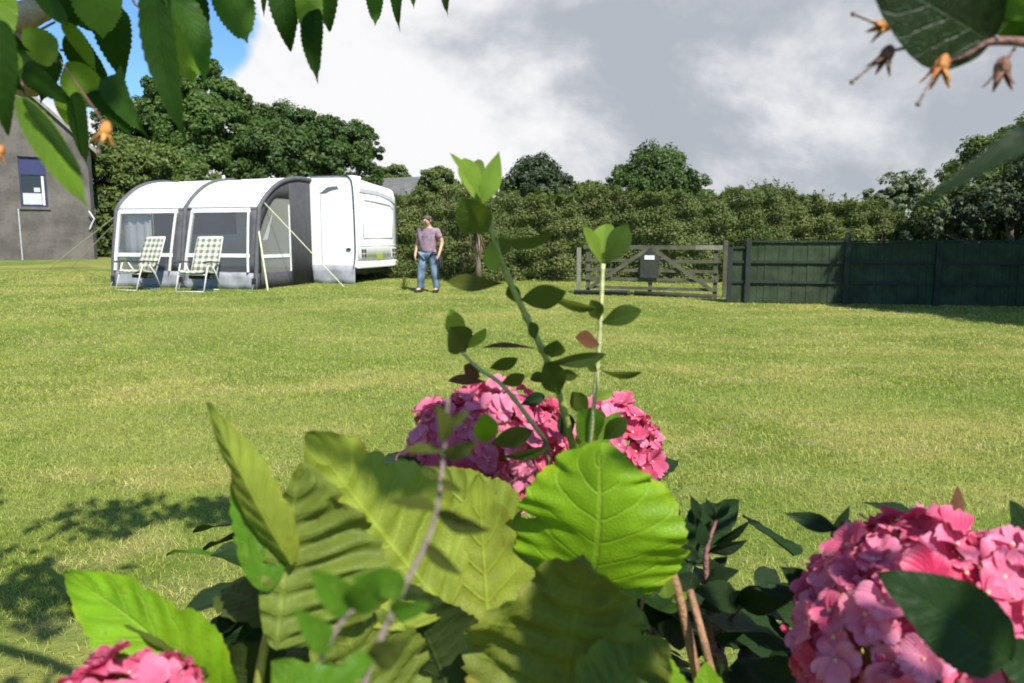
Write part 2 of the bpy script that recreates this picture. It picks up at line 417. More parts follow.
def crown(lobes, nclump, leaves, size, clump_r=(.10, .27), floor=None):
    """lobes: (cx,cy,cz,rx,ry,rz). leaf sprays gathered in clumps on and under the lobes' surfaces"""
    out = []; w = np.array([l[3]*l[5]+l[3]*l[4] for l in lobes]); w = w/w.sum()
    for l, wi in zip(lobes, w):
        c = np.array(l[:3]); r = np.array(l[3:]); k = max(4, int(nclump*wi))
        d = rand_dirs(k); d[:, 2] = np.where(d[:, 2] < -.55, -d[:, 2], d[:, 2])
        rad = np.where(rng.random(k) < .22, rng.uniform(.35, .8, k), rng.uniform(.82, 1.02, k))
        cc = c+d*r*rad[:, None]; cr = r.mean()*rng.uniform(*clump_r, k)
        for i in range(k):
            m = max(6, int(leaves*(cr[i]/(r.mean()*.2))**2*rng.uniform(.6, 1.2)))
            dd = rand_dirs(m)*np.array([1, 1, .8]); q = cc[i]+dd*cr[i]*rng.uniform(.55, 1.1, m)[:, None]
            nrm = dd+d[i]*.5+np.array([0, 0, .35])
            out.append(cards(q, nrm, size*rng.uniform(.6, 1.3, m), tint=np.clip(rng.normal(rng.uniform(.25, .75), .2, m), 0, 1)))
    V, F, T = merge(out)
    return V, F, T
def make_tree(name, label, base, lobes, nclump, leaves, size, mat, bark, trunk_r=.2, group=None, cat='tree'):
    bz = float(gz(base[0], base[1])); t = thing(name, (base[0], base[1], bz), 0, label, cat, group)
    V, F, T = crown(lobes, nclump, leaves, size)
    V = V[:]; keepf = None
    link('crown', npmesh('crown', V, F, tint=T), mat, t)
    top = max(l[2] for l in lobes); mb = MB()
    j = lambda s: random.uniform(-s, s)
    fork = Vector((j(.2), j(.2), top*.42))
    mb.tube(spline([(0, 0, -.2), (j(.1), j(.1), fork.z*.5), fork], 8), [trunk_r*(1.25-.6*i/8) for i in range(9)], 9)
    for l in lobes[:7]:
        e = Vector(l[:3])+Vector((0, 0, l[5]*.35)); mid = fork.lerp(e, .5)+Vector((j(.3), j(.3), -.15))
        mb.tube(spline([fork, mid, e], 8), [trunk_r*(.6-.5*i/8) for i in range(9)], 7)
    mb.build('trunk', bark, t, smooth=True)
    return t
bark = surf('bark', (.13, .10, .07), .9, .35, 5, .8, 25)
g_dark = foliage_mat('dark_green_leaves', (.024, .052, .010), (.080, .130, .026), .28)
g_mid = foliage_mat('mid_green_leaves', (.032, .070, .012), (.105, .165, .030), .32)
g_olive = foliage_mat('olive_green_leaves', (.046, .080, .015), (.15, .195, .045), .32)
g_holm = foliage_mat('grey_green_leaves', (.02, .036, .014), (.06, .085, .035), .15)
g_silver = foliage_mat('silvery_leaves', (.05, .075, .03), (.17, .20, .11), .2)
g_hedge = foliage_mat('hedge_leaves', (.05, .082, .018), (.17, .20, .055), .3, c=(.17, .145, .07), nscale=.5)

def px_tree(name, label, cx, cy_top, Y, rpx, mat, lobes_n=7, squash=.85, size=.16, nclump=90, leaves=70, group=None, seed=1, base_px=None):
    """a round tree whose crown spans rpx pixels each side of cx and tops out at cy_top, standing at depth Y"""
    random.seed(seed)
    c = PY(cx, cy_top, Y); r = rpx/FPX*Y; bx = c.x; bz = float(gz(bx, Y)); H = c.z-bz
    L = [(0, 0, H-r*squash, r*.78, r*.78, r*squash*.98)]
    for i in range(lobes_n):
        a = 2*math.pi*i/lobes_n+random.uniform(-.3, .3); k = random.uniform(.45, .62)
        L.append((math.cos(a)*r*k*1.05, math.sin(a)*r*k*.8, H-r*squash*random.uniform(1.0, 1.5), r*random.uniform(.46, .58), r*random.uniform(.38, .5), r*random.uniform(.35, .5)))
    return make_tree(name, label, (bx, Y), L, nclump, leaves, size, mat, bark, trunk_r=.05*H, group=group)
G_T = 'trees beyond the hedge'
def lobes_px(spec, bx, Y):
    """lobes given as (px, py, radius px x, radius px z, depth offset)"""
    out = []; bz = float(gz(bx, Y))
    for px, py, rx, rz, dy in spec:
        c = PY(px, py, Y+dy); k = (Y+dy)/FPX
        out.append((c.x-bx, dy, c.z-bz, rx*k, rx*k*.9, rz*k))
    return out
Y = 42; bx = PY(185, 100, Y).x
make_tree('broadleaf_tree', 'tallest tree on the left, ragged dark green crown reaching highest above the awning', (bx, Y),
    lobes_px([(196, 92, 33, 34, 0), (172, 112, 34, 36, -1), (216, 108, 34, 24, 0), (240, 97, 13, 8, 0), (160, 100, 16, 10, 0), (205, 140, 48, 40, -2), (150, 150, 45, 42, -1), (182, 76, 20, 14, 1), (208, 74, 14, 14, 0), (122, 150, 30, 45, 0), (200, 172, 50, 30, -2.5)], bx, Y),
    620, 140, .21, g_mid, bark, .42, G_T)
bx = PY(300, 150, Y).x
make_tree('broadleaf_tree', 'broad low-domed tree right behind the awning roof, right of the tallest tree', (bx, Y),
    lobes_px([(290, 152, 44, 42, 0), (335, 155, 36, 34, -1), (260, 140, 30, 32, 1), (362, 150, 20, 22, 0), (312, 135, 30, 22, 0), (275, 170, 50, 40, -2), (345, 175, 34, 34, -2), (372, 152, 10, 16, 0)], bx, Y),
    600, 140, .20, g_dark, bark, .36, G_T)
bx = PY(120, 190, 34).x
make_tree('bushy_tree', 'lighter green bushy tree between the grey building and the awning', (bx, 34),
    lobes_px([(112, 190, 26, 44, 0), (140, 185, 30, 40, .5), (110, 230, 28, 44, -.5), (104, 200, 20, 50, 1), (125, 240, 30, 34, 0), (135, 165, 30, 26, 1.5), (165, 190, 30, 40, .5), (200, 200, 30, 35, 0)], bx, 34),
    640, 80, .17, g_olive, bark, .16, G_T)
px_tree('round_tree', 'dark rounded evergreen tree above the middle of the hedge, left of the larger domed tree', 536, 156, 46, 38, g_holm, 8, .72, .19, 420, 70, G_T, 3)
px_tree('round_tree', 'large domed dark green tree above the hedge behind the gate', 657, 147, 46, 48, g_dark, 9, .72, .2, 480, 80, G_T, 5)
px_tree('bushy_tree', 'small olive green tree behind the man, rising just above the hedge', 437, 167, 30, 26, g_olive, 6, .8, .12, 260, 70, G_T, 6)
px_tree('bushy_tree', 'low pale tree tops behind the back of the caravan', 392, 164, 46, 22, g_olive, 6, .7, .16, 200, 60, G_T, 7)
px_tree('bushy_tree', 'small rounded tree top in the gap between the two domed trees', 590, 181, 44, 22, g_olive, 6, .7, .15, 200, 60, G_T, 8)
px_tree('silvery_tree', 'loose silvery green tree above the right end of the hedge', 902, 168, 30, 36, g_silver, 9, .75, .17, 170, 50, G_T, 9)
bx = PY(1030, 170, 22).x
make_tree('spreading_tree', 'spreading tree over the fence at the right edge, its crown sloping up out of frame', (bx, 22),
    lobes_px([(1010, 165, 50, 32, 0), (972, 185, 34, 32, 0), (1050, 150, 50, 40, 0), (950, 215, 34, 34, -.4), (1010, 215, 50, 44, -.6), (1060, 190, 60, 60, 0), (1015, 138, 20, 15, .5), (985, 150, 20, 12, .3)], bx, 22),
    560, 80, .12, g_olive, bark, .2, G_T)
bx = PY(1012, 200, 19.5).x  # tree added with dark leaves, the shade under larger trees put in colour
make_tree('shaded_dark_tree', 'dense tree behind the right end of the green fence, added dark for shade', (bx, 19.5),
    lobes_px([(1000, 212, 40, 28, 0), (960, 225, 30, 18, 0), (1040, 200, 44, 38, 0), (1075, 215, 50, 50, 0), (925, 232, 22, 14, .2)], bx, 19.5),
    340, 80, .10, g_holm, bark, .12, G_T)
# trees outside the frame on the right: they throw the shade over the fence
for i, (tx, ty, tr, th) in enumerate(((12.1, 10.9, 3.3, 11.2), (16.6, 12.6, 3.6, 9.8), (12.4, 8.0, 3.0, 9.2), (19.5, 9.0, 3.6, 9.5))):
    random.seed(40+i)
    L = [(0, 0, th-tr, tr*.8, tr*.8, tr*.9)]+[(math.cos(a)*tr*.55, math.sin(a)*tr*.55, th-tr*1.5+random.uniform(-.5, .5), tr*.45, tr*.45, tr*.5) for a in np.arange(0, 6.2, 1.05)]
    make_tree('unseen_shade_tree', 'tall garden tree standing right of the picture, shading the green fence', (tx, ty), L, 420, 70, .30, g_mid, bark, .25, 'trees right of the picture')

# ------------------------------------------------------------------ hedge
def build_hedge():
    t = thing('hedge', (0, 22.6, 0), 0, 'long overgrown bramble and hawthorn hedge behind the lawn, gate and fence', 'hedge')
    out = []
    prof = [(-20, 190), (300, 195), (400, 196), (440, 186), (470, 186), (500, 187), (530, 192), (560, 190), (600, 186), (650, 190), (700, 192), (745, 188), (775, 181), (800, 192), (830, 196), (870, 200), (920, 212), (1100, 215)]
    pxs, pys = zip(*prof)
    n = 190000
    x = rng.uniform(-9.4, 20, n)
    # front face line of the hedge and its top height from the profile
    Yf = 21.8+.35*np.sin(x*.8)+.25*np.sin(x*2.3+1); pxv = 512+x/22.2*FPX
    top = CAMH+(HOR-np.interp(pxv, pxs, pys))/FPX*22.4-gz(x, 22.4)-.18
    top = top+.07*np.sin(x*3.1)+.06*np.sin(x*7.7+2)+.07*np.sin(x*15.)
    u = rng.random(n); zz = rng.random(n)
    onface = u < .66
    z = np.where(onface, top*zz**.9, top-rng.exponential(.08, n)+.02)
    y = np.where(onface, Yf+rng.exponential(.16, n)+.17*np.sin(x*1.7+z*2.1)*np.sin(z*3.3+x*.9)+.16*np.sin(x*4.9-z*5.)*np.sin(z*7.3+x*2.9)+ .5*(z/top)**3, Yf+.45+rng.random(n)*1.7)
    g = gz(x, y); P0 = np.stack([x, y-22.6, z+g], 1)
    nr = np.where(onface[:, None], np.array([[0, -1, .45]]), np.array([[0, -.2, 1.]]))
    cl = .5+.5*np.sin(x*2.2+z*3)*np.sin(x*5.1-z*4.2)
    out.append(cards(P0, nr, rng.uniform(.04, .105, n), tint=np.clip(cl*.35+rng.uniform(0, .7, n), 0, 1), jit=1.0))
    # arching bramble sprays on the top
    m = 500; sx = rng.uniform(-8, 18, m)
    for i in range(m):
        a = rng.uniform(0, 6.28); h = rng.uniform(.1, .42); pv = 512+sx[i]/22.2*FPX
        tp = CAMH+(HOR-np.interp(pv, pxs, pys))/FPX*22.4; k = 16; s = np.linspace(0, 1, k)
        q = np.stack([sx[i]+np.cos(a)*s*h*.5, 22.4-22.6+rng.uniform(-.3, .5)+np.sin(a)*s*h*.4, tp-.28+h*(s*1.4-.5*s*s)], 1)+rng.normal(0, .02, (k, 3))
        out.append(cards(q, np.tile([0, 0, 1.], (k, 1)), rng.uniform(.05, .1, k)))
    V, F, T = merge(out); link('foliage', npmesh('foliage', V, F, tint=T), g_hedge, t)
    # woody inside: dense stems and twigs that close the hedge
    mb = MB()
    for i in range(420):
        xx = random.uniform(-9.3, 20); yy = random.uniform(-.1, .9); b = float(gz(xx, 22.6+yy))
        mb.tube([(xx, yy, b-.05), (xx+random.uniform(-.3, .3), yy+random.uniform(-.2, .2), b+.9), (xx+random.uniform(-.6, .6), yy+random.uniform(-.3, .3), b+random.uniform(1.6, 2.1))], [.03, .02, .006], 5)
    mb.build('stems', bark, t)
    # dark leafy core
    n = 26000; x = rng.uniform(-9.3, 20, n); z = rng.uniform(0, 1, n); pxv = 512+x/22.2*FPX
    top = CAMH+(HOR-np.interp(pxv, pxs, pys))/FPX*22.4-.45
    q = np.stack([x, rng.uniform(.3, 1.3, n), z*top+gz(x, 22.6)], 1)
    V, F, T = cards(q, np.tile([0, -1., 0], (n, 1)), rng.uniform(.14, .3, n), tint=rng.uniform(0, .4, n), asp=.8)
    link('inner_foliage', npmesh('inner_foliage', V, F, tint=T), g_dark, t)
build_hedge()
# ------------------------------------------------------------------ man-made things
def gp(px, py):
    r = ray(px, py); t = CAMH/-r.z
    for _ in range(30):
        p = CAM+r*t; t += (p.z-float(gz(p.x, p.y)))/-r.z*.8
    p = CAM+r*t; return p
def ground(x, y): return Vector((x, y, float(gz(x, y))))
white_gel = surf('caravan_white', (.80, .80, .78), .25, .04, 2, .04)
cream = surf('cream_panel', (.70, .69, .65), .35, .05, 3, .04)
white_pvc = surf('white_tent_fabric', (.80, .80, .79), .55, .05, 4, .3, 14, trans=.22)
grey_fab = surf('charcoal_tent_fabric', (.085, .085, .095), .75, .18, 5, .3, 60)
dgrey_fab = surf('dark_tent_fabric', (.045, .045, .052), .8, .18, 5, .3, 60)
mid_fab = surf('grey_tent_fabric', (.27, .28, .31), .75, .15, 5, .4, 18)
black_rub = surf('black_rubber', (.018, .018, .02), .7, .3, 8, .2)
dark_plas = surf('dark_plastic', (.035, .036, .04), .45, .3, 8, .1)
alu = surf('brushed_aluminium', (.55, .55, .54), .35, .1, 12, .1, metal=.8)
cord_mat = surf('pale_cord', (.60, .62, .36), .8, .1, 20, .1)
pane = glass_mat('tent_window_film', (.16, .165, .175), .42, .1)
dglass = glass_mat('dark_caravan_window', (.02, .022, .026), 1.0, .05)
clearfilm = glass_mat('clear_window_film', (.45, .45, .42), .35, .2)
red_len = surf('red_lens', (.10, .025, .022), .2, .2, 20, 0); plate = surf('yellow_green_plate', (.30, .36, .06), .5, .1, 20, 0)
grey_dec = surf('grey_decal', (.13, .135, .15), .4, .1, 9, 0)
light_grey = surf('pale_grey_trim', (.45, .46, .47), .4, .08, 9, .05)

c1 = PY(355.5, 285.5, 19.5); CO = ground(c1.x, c1.y); CR = R(-18)
# ---- caravan
cv = thing('caravan', CO, CR, 'white touring caravan with its back end turned to the lawn, joined to the awning', 'caravan')
prof = [(0, .40), (.03, .75), (.03, 1.6), (.01, 2.35), (-.03, 2.62), (-.12, 2.68), (-.6, 2.69), (-5.3, 2.66), (-5.9, 2.4), (-6.4, 1.5), (-6.5, .9), (-6.4, .40)]
MB().prism(prof, lambda u, v, w: (u, w, v-(.20*w/2.3 if v > 2.2 else 0)), 2.3).build('body', white_gel, cv, bevel=.035)
mb = MB(); W2 = [(.05, .575), (.06, .95), (.06, 1.6), (.05, 2.2), (.035, 2.44)]
mb.grid([[(x+.012*math.sin(math.pi*j/8), .10+2.1*j/8, z-(.17*j/8 if z > 2 else 0)) for j in range(9)] for x, z in W2]); mb.build('rear_panel', white_gel, cv, True, solid=.02)
mb = MB()
mb.prism([(.18, 2.30), (.24, 2.42), (1.2, 2.45), (2.0, 2.38), (2.14, 2.20), (1.8, 2.28), (1.2, 2.33), (.6, 2.31)], lambda u, v, w: (.04+w-(v-2.2)*.1, u, v-.14*u/2.3), .05).build('high_level_recess', light_grey, cv, bevel=.01)
mb = MB(); mb.box(-.02, .085, .05, 2.25, .38, .56); mb.build('bumper', white_gel, cv, bevel=.03)
for y0 in (.16, 1.86):
    l = MB().box(.055, .095, y0, y0+.30, .62, .90).build('rear_lamp_cluster', light_grey, cv, bevel=.03)
    for k, (dy, dz, m_) in enumerate(((.08, .08, red_len), (.21, .08, dark_plas), (.08, .2, dark_plas), (.21, .2, red_len))):
        MB().tube([(.09, y0+dy, .62+dz), (.105, y0+dy, .62+dz)], .048, 14).build('lens', m_, l)
mb = MB(); rw = [(.34, 1.15), (.30, 2.0), (.42, 2.12), (1.85, 2.03), (1.98, 1.92), (1.95, 1.15), (.34, 1.15)]
for k in range(6): mb.tube([(.085, rw[k][0], rw[k][1]), (.085, rw[k+1][0], rw[k+1][1])], .009, 6)
mb.build('rear_window_seal', light_grey, cv, True)
MB().box(.07, .084, .12, 2.2, .945, .955).build('panel_seam', light_grey, cv)
MB().box(.08, .098, 1.0, 1.35, .60, .74).build('number_plate', plate, cv, bevel=.006)
# swoops of grey graphic on the rear and flank
for s, yc in ((1, .32), (-1, 1.98)):
    MB().prism([(yc, 1.42), (yc+s*.05, 1.25), (yc+s*.16, 1.12), (yc+s*.07, 1.14), (yc-s*.01, 1.24)], lambda u, v, w: (.066+w, u, v), .006).build('marking', grey_dec, cv)
MB().prism([(.95, 1.0), (1.4, 1.02), (1.4, .985), (.95, .965)], lambda u, v, w: (.070+w, u, v), .006).build('marking', light_grey, cv)
MB().prism([(-.95, 2.26), (-.72, 2.42), (-.45, 2.44), (-.40, 2.37), (-.6, 2.34), (-.78, 2.27)], lambda u, v, w: (u, -.002-w, v), .006).build('marking', grey_dec, cv)
MB().box(-.93, -.915, -.012, -.001, .48, 2.5).build('panel_seam', light_grey, cv)
mb = MB(); mb.tube(spline([(-.03, -.012, .38), (.03, -.02, .8), (.03, -.02, 1.6), (.0, -.02, 2.4), (-.08, -.015, 2.64), (-.3, -.01, 2.69), (-1.2, -.01, 2.70)], 30), .016, 6); mb.build('awning_rail', dark_plas, cv, True)
mb = MB(); mb.tube(spline([(-.03, 2.312, .38), (.03, 2.32, .8), (.03, 2.32, 1.6), (.0, 2.32, 2.2), (-.08, 2.315, 2.45), (-.5, 2.31, 2.49)], 30), .016, 6); mb.build('awning_rail', dark_plas, cv, True)
MB().box(-.22, -.10, -.03, -.001, .84, .90).build('flank_lamp', dark_plas, cv, bevel=.008)
MB().box(-6.2, -.1, .12, 2.18, .24, .40).build('chassis', dark_plas, cv)
for yy in (.1, 2.0):
    w = MB().tube([(-3.1, yy, .31), (-3.1, yy+.2, .31)], .32, 26).build('wheel', black_rub, cv, bevel=.03)
    MB().tube([(-3.1, yy-.006, .31), (-3.1, yy+.205, .31)], .19, 20).build('rim', alu, w)
for yy in (.3, 2.0):
    MB().bar((-.75, yy, .33), (-.35, yy, -.02), .05, .04).box(-.45, -.25, yy-.08, yy+.08, -.02, .01).build('corner_steady', alu, cv)
MB().tube([(-.9, .5, .20), (-.9, .5, .36)], .3, 20).build('spare_wheel', black_rub, cv, bevel=.02)
MB().box(-.6, -.3, .9, 1.25, .18, .36).build('towing_step', dark_plas, cv)
MB().bar((-6.4, 1.15, .38), (-7.7, 1.15, .42), .12, .08).box(-7.8, -7.6, 1.08, 1.22, .36, .52).build('drawbar', alu, cv)
MB().box(-4.9, -3.5, -.015, .01, 1.25, 1.95).build('side_window', dglass, cv, bevel=.01)
d = MB().box(-3.2, -2.55, -.02, .01, .45, 2.25).build('door', cream, cv, bevel=.01); MB().box(-3.15, -3.05, -.05, -.02, 1.15, 1.3).build('handle', dark_plas, d)
mb = MB()                                            # draught skirt below the visible flank
mb.grid([[(x, -.02+.02*math.sin(x*9+k), z) for x in np.linspace(-1.22, -.0, 26)] for k, z in enumerate((-.03, .12, .3, .47))]); mb.build('draught_skirt', mid_fab, cv, True, solid=.006)
MB().box(-.9, -.5, .95, 1.35, 2.68, 2.78).build('roof_vent', white_gel, cv, bevel=.03)
MB().tube([(-4.3, .6, 2.66), (-4.3, .6, 2.84)], .04, 10).build('flue', cream, cv)

# ---- awning
AW0, AW1 = -5.33, -1.22
aw = thing('inflatable_awning', CO, CR, 'grey and white inflatable awning with two white-framed front windows, pitched against the caravan', 'awning')
roofp = [(0, 2.60), (.5, 2.61), (1.0, 2.54), (1.45, 2.38), (1.85, 2.12), (2.12, 1.86)]
rp = [(p.x, p.y) for p in spline([(a, b, 0) for a, b in roofp], 20)]
wallp = [(2.12, 1.86), (2.22, 1.3), (2.31, .7), (2.38, -.03)]
allp = rp+[(p.x, p.y) for p in spline([(a, b, 0) for a, b in wallp], 12)][1:]
def wall_q(z): return float(np.interp(z, [-.03, .7, 1.3, 1.86], [2.38, 2.31, 2.22, 2.12]))
def WP(f, z, off=0): return (AW0+(AW1-AW0)*f, -wall_q(z)-off, z)
mid = (AW0+AW1)/2
for a, b in ((AW0, mid), (mid, AW1)):
    mb = MB(); mb.grid([[(x, -q, z-.035*math.sin(math.pi*(x-a)/(b-a))*math.sin(math.pi*min(1, q/2.1))) for x in np.linspace(a, b, 12)] for q, z in rp])
    mb.build('roof_panel', white_pvc, aw, True, solid=.006)
for x in (AW0, mid, AW1):
    mb = MB(); mb.tube([(x, -q, z+.004) for q, z in allp], .052, 10); mb.build('air_beam', grey_fab, aw, True)
for a, b in ((0.0, .5), (.5, 1.0)):
    # front wall as a frame of cloth around the window opening
    if a == 0: TL, TR, BR, BL = .03, .443, .416, .02
    else: TL, TR, BR, BL = .557, .936, .953, .525
    z0, z1 = .37, 1.79
    def L(z): return BL+(TL-BL)*(z-z0)/(z1-z0)
    def Rr(z): return BR+(TR-BR)*(z-z0)/(z1-z0)
    zs = np.linspace(z0, z1, 8); n_ = []
    mb = MB()
    mb.grid([[WP(a, z), WP(L(z), z)] for z in zs]); mb.grid([[WP(Rr(z), z), WP(b, z)] for z in zs])
    mb.grid([[WP(f, z1), WP(f, 1.86)] for f in np.linspace(a, b, 6)])
    mb.build('front_wall', grey_fab, aw, True, solid=.005)
    mb = MB(); mb.grid([[WP(f, z, .02*math.sin(f*40+z*9)) for f in np.linspace(a+.01, b-.01, 16)] for z in (-.03, .1, .25, .37)]); mb.build('mud_wall', mid_fab, aw, True, solid=.005)
    w = MB().grid([[WP(L(z)+(Rr(z)-L(z))*k/5, z, .004*math.sin(k*2+z*5)) for k in range(6)] for z in zs]).build('window', pane, aw, True)
    mb = MB(); lw = .017
    for k, z in enumerate(zs[:-1]):
        zz = zs[k+1]
        for f0, g0 in ((L(z), L(zz)), (Rr(z), Rr(zz))):
            mb.bar(WP(f0, z, .012), WP(g0, zz, .012), .12, .012, (1, 0, 0))
    for zz_, th in ((z1, .10), (.75, .09)):
        mb.bar(WP(L(zz_)-.008, zz_, .014), WP(Rr(zz_)+.008, zz_, .014), .012, th, (0, 0, 1))
    mb.build('window_frame', white_gel, w)
# bright curtain inside the left window
mb = MB(); mb.grid([[(AW0+.10+.75*k/10, -2.02+.03*math.sin(k*1.9), z) for k in range(11)] for z in (.5, 1.0, 1.5, 1.85)]); mb.build('curtain', white_pvc, aw, True, solid=.004)
# gable walls
for x, sgn in ((AW1, 1), (AW0, -1)):
    def topz(q): return float(np.interp(q, [p[0] for p in allp], [p[1] for p in allp])) if q < 2.12 else 1.86
    mb = MB(); qs = np.linspace(.94, 2.14, 14)
    arch = lambda q: min(topz(q)-.16, 2.08-.9*max(0, (q-1.45))**1.6*1.6)
    inner = [q for q in qs]
    mb.grid([[(x, -q, arch(q)) , (x, -q, topz(q))] for q in inner])
    mb.grid([[(x, -q, -.03), (x, -q, .35)] for q in np.linspace(.94, 2.36, 8)])
    mb.grid([[(x, -2.14+.0, z), (x, -wall_q(z), z)] for z in np.linspace(.35, 1.7, 8)])
    mb.build('end_wall', dgrey_fab, aw, True, solid=.005)
    w = MB().grid([[(x, -q, .35+(arch(q)-.35)*k/5) for k in range(6)] for q in inner]).build('window', clearfilm, aw, True)
    mb = MB(); mb.bar((x+sgn*.012, -.98, .73), (x+sgn*.012, -2.14, .73), .012, .08); mb.bar((x+sgn*.012, -.98, .35), (x+sgn*.012, -.98, 1.95), .012, .05, (0, 1, 0)); mb.build('window_frame', white_pvc, w)
    MB().grid([[(x-sgn*.0, -q, -.03), (x, -q, 1.2), (x, -q, topz(q)-.004)] for q in np.linspace(0.02, .94, 8)]).build('door_panel', dgrey_fab, aw, True, solid=.005)
    MB().prism([(1.55, 1.75), (1.98, 1.1), (1.80, 1.12)] if sgn > 0 else [(1.5, 1.7), (1.9, 1.1), (1.7, 1.1)], lambda u, v, w_: (x-sgn*.05+w_*.3, -u, v), .02).build('curtain', white_pvc, aw)
def world_to(o, p):
    m = Matrix.Translation(o.location) @ Matrix.Rotation(o.rotation_euler.z, 4, 'Z'); return m.inverted() @ Vector(p)
def guy(a, b, r, parent, name='guy_line'):
    MB().tube([world_to(parent, a), world_to(parent, b)], r, 6).build(name, cord_mat, parent)
aM = Matrix.Translation(CO) @ Matrix.Rotation(CR, 4, 'Z')
def awp(x, y, z): return aM @ Vector((x, y, z))
pegs = []
for (x, q, z), (gx, gy) in (((AW1, 2.0, 2.0), (344, 287)), ((AW0, 2.14, 1.7), (43, 273)), ((AW0, 2.16, 1.55), (71, 268)), ((AW1, 2.2, 1.4), (268, 291))):
    g = gp(gx, gy); guy(awp(x, -q, z), g, .012 if gx not in (268,) else .018, aw); pegs.append(g)
    MB().tube([world_to(aw, g+Vector((0, 0, -.05))), world_to(aw, g+Vector((.02, 0, .07)))], .012, 6).build('peg', alu, aw)
for f in (.005, .5, .995):                                # black buckled feet of the beams
    p = WP(f, .18, .05); MB().box(p[0]-.05, p[0]+.05, p[1]-.02, p[1]+.02, .1, .24).build('buckle', black_rub, aw, bevel=.01)
    MB().tube([(p[0], p[1]-.10, -.05), (p[0], p[1]-.02, .1)], .012, 6).build('peg', alu, aw)
fl = MB(); fl.prism([(0, 0), (.62, 0), (.62, .62)], lambda u, v, w: (AW0-.66+u, -.6-.3*u+w, v-.02), .02); fl.build('side_flap', white_pvc, aw)

# ---- inside: small table with a blue bag
tb = thing('camping_table', awp(-4.75, -1.7, 0), CR, 'small pale folding table inside the awning behind its left window', 'table')
MB().box(-.35, .35, -.25, .25, .70, .73).build('tabletop', light_grey, tb, bevel=.008)
for sx in (-.3, .3):
    for sy in (-.2, .2): MB().tube([(sx, sy, 0), (sx*.9, sy*.9, .70)], .012, 8).build('leg', alu, tb)
mb = MB(); mb.ball((0, 0, .11), .16, 14, 9, (1.35, .7, .7)); mb.ball((.1, .01, .16), .10, 10, 7, (1.1, .8, .7))
bb = mb.build('blue_bag', surf('blue_fabric', (.02, .32, .55), .6, .2, 12, .4), None, True); bb.location = awp(-4.85, -1.75, .73); bb.rotation_euler[2] = CR
props(bb, 'bright blue soft bag seen through the left awning window, above the left folding chair', 'bag')

# ---- folding chairs
def plaid():
    m, t = newmat('plaid_canvas'); tc = t.n('ShaderNodeTexCoord').outputs['Object']; s = t.n('ShaderNodeSeparateXYZ', i_0=tc)
    f = lambda a, k: t.m('ABSOLUTE', t.m('SUBTRACT', t.m('FRACT', t.m('MULTIPLY', a, k)), .5))
    a = t.ss(f(s.outputs[0], 8), .2, .28); b = t.ss(f(s.outputs[2], 8), .2, .28); c = t.ss(f(s.outputs[1], 8), .2, .28)
    k = t.m('MULTIPLY', t.m('ADD', a, t.m('MAXIMUM', b, t.m('MULTIPLY', c, .0))), .5)
    cc = t.mix(k, (.58, .57, .47, 1), (.13, .14, .10, 1))
    p = t.n('ShaderNodeBsdfPrincipled'); t.put(p.inputs['Base Color'], cc); p.inputs['Roughness'].default_value = .8
    b_ = t.n('ShaderNodeBump'); b_.inputs['Strength'].default_value = .3; t.put(b_.inputs['Height'], t.noise(tc, 60, 3)); t.put(p.inputs['Normal'], b_)
    t.put(t.n('ShaderNodeOutputMaterial').inputs[0], p); return m
plaid_m = plaid()
chair_alu = surf('pale_chair_tube', (.62, .61, .57), .4, .1, 20, .1)
def make_chair(loc, rz, label):
    t = thing('folding_chair', loc, rz, label, 'chair', 'folding chairs in front of the awning')
    mb = MB(); mb.grid([[(x, y, z-.02*math.cos(x*6)) for x in np.linspace(-.25, .25, 8)] for y, z in ((-.27, .44), (-.2, .47), (0, .43), (.2, .40), (.25, .42))]); mb.build('seat', plaid_m, t, True, solid=.04)
    mb = MB(); mb.grid([[(x, y+.015*math.cos(x*7), z) for x in np.linspace(-.25, .25, 8)] for y, z in ((.22, .42), (.30, .62), (.38, .84), (.46, 1.03), (.50, 1.13), (.53, 1.19))]); mb.build('backrest', plaid_m, t, True, solid=.045)
    mb = MB()
    for s in (-1, 1): mb.tube([(s*.27, .2, .36), (s*.27, .38, .8), (s*.26, .54, 1.2)], .013, 8)
    mb.tube([(-.26, .54, 1.2), (.26, .54, 1.2)], .013, 8); mb.build('back_frame', chair_alu, t, True)
    for s in (-1, 1):
        MB().tube([(s*.29, -.34, .0), (s*.29, -.22, .36), (s*.29, -.12, .62)], .014, 8).build('leg', chair_alu, t, True)
        MB().tube([(s*.27, .36, .0), (s*.27, .2, .36), (s*.28, .02, .62)], .014, 8).build('leg', chair_alu, t, True)
        mb = MB(); mb.bar((s*.30, -.30, .645), (s*.30, -.1, .665), .06, .035); mb.bar((s*.30, -.1, .665), (s*.30, .26, .64), .055, .03); mb.build('armrest', dark_plas, t, bevel=.01)
    for w_, y_, z_ in ((.29, -.34, .02), (.27, .36, .02), (.27, -.22, .38), (.27, .2, .37)): MB().tube([(-w_, y_, z_), (w_, y_, z_)], .012, 6).build('stretcher', chair_alu, t, True)
    MB().box(-.24, .24, .05, .2, .27, .38).build('pocket', black_rub, t, bevel=.02)
    t.scale = (1.18, 1, 1)
    return t
g1 = gp(139, 290); g2 = gp(199, 291.5)
make_chair(g1, R(-26), 'left folding chair, pale checked fabric, in front of the left awning window')
make_chair(g2, R(-12), 'right folding chair, pale checked fabric, in front of the right awning window')

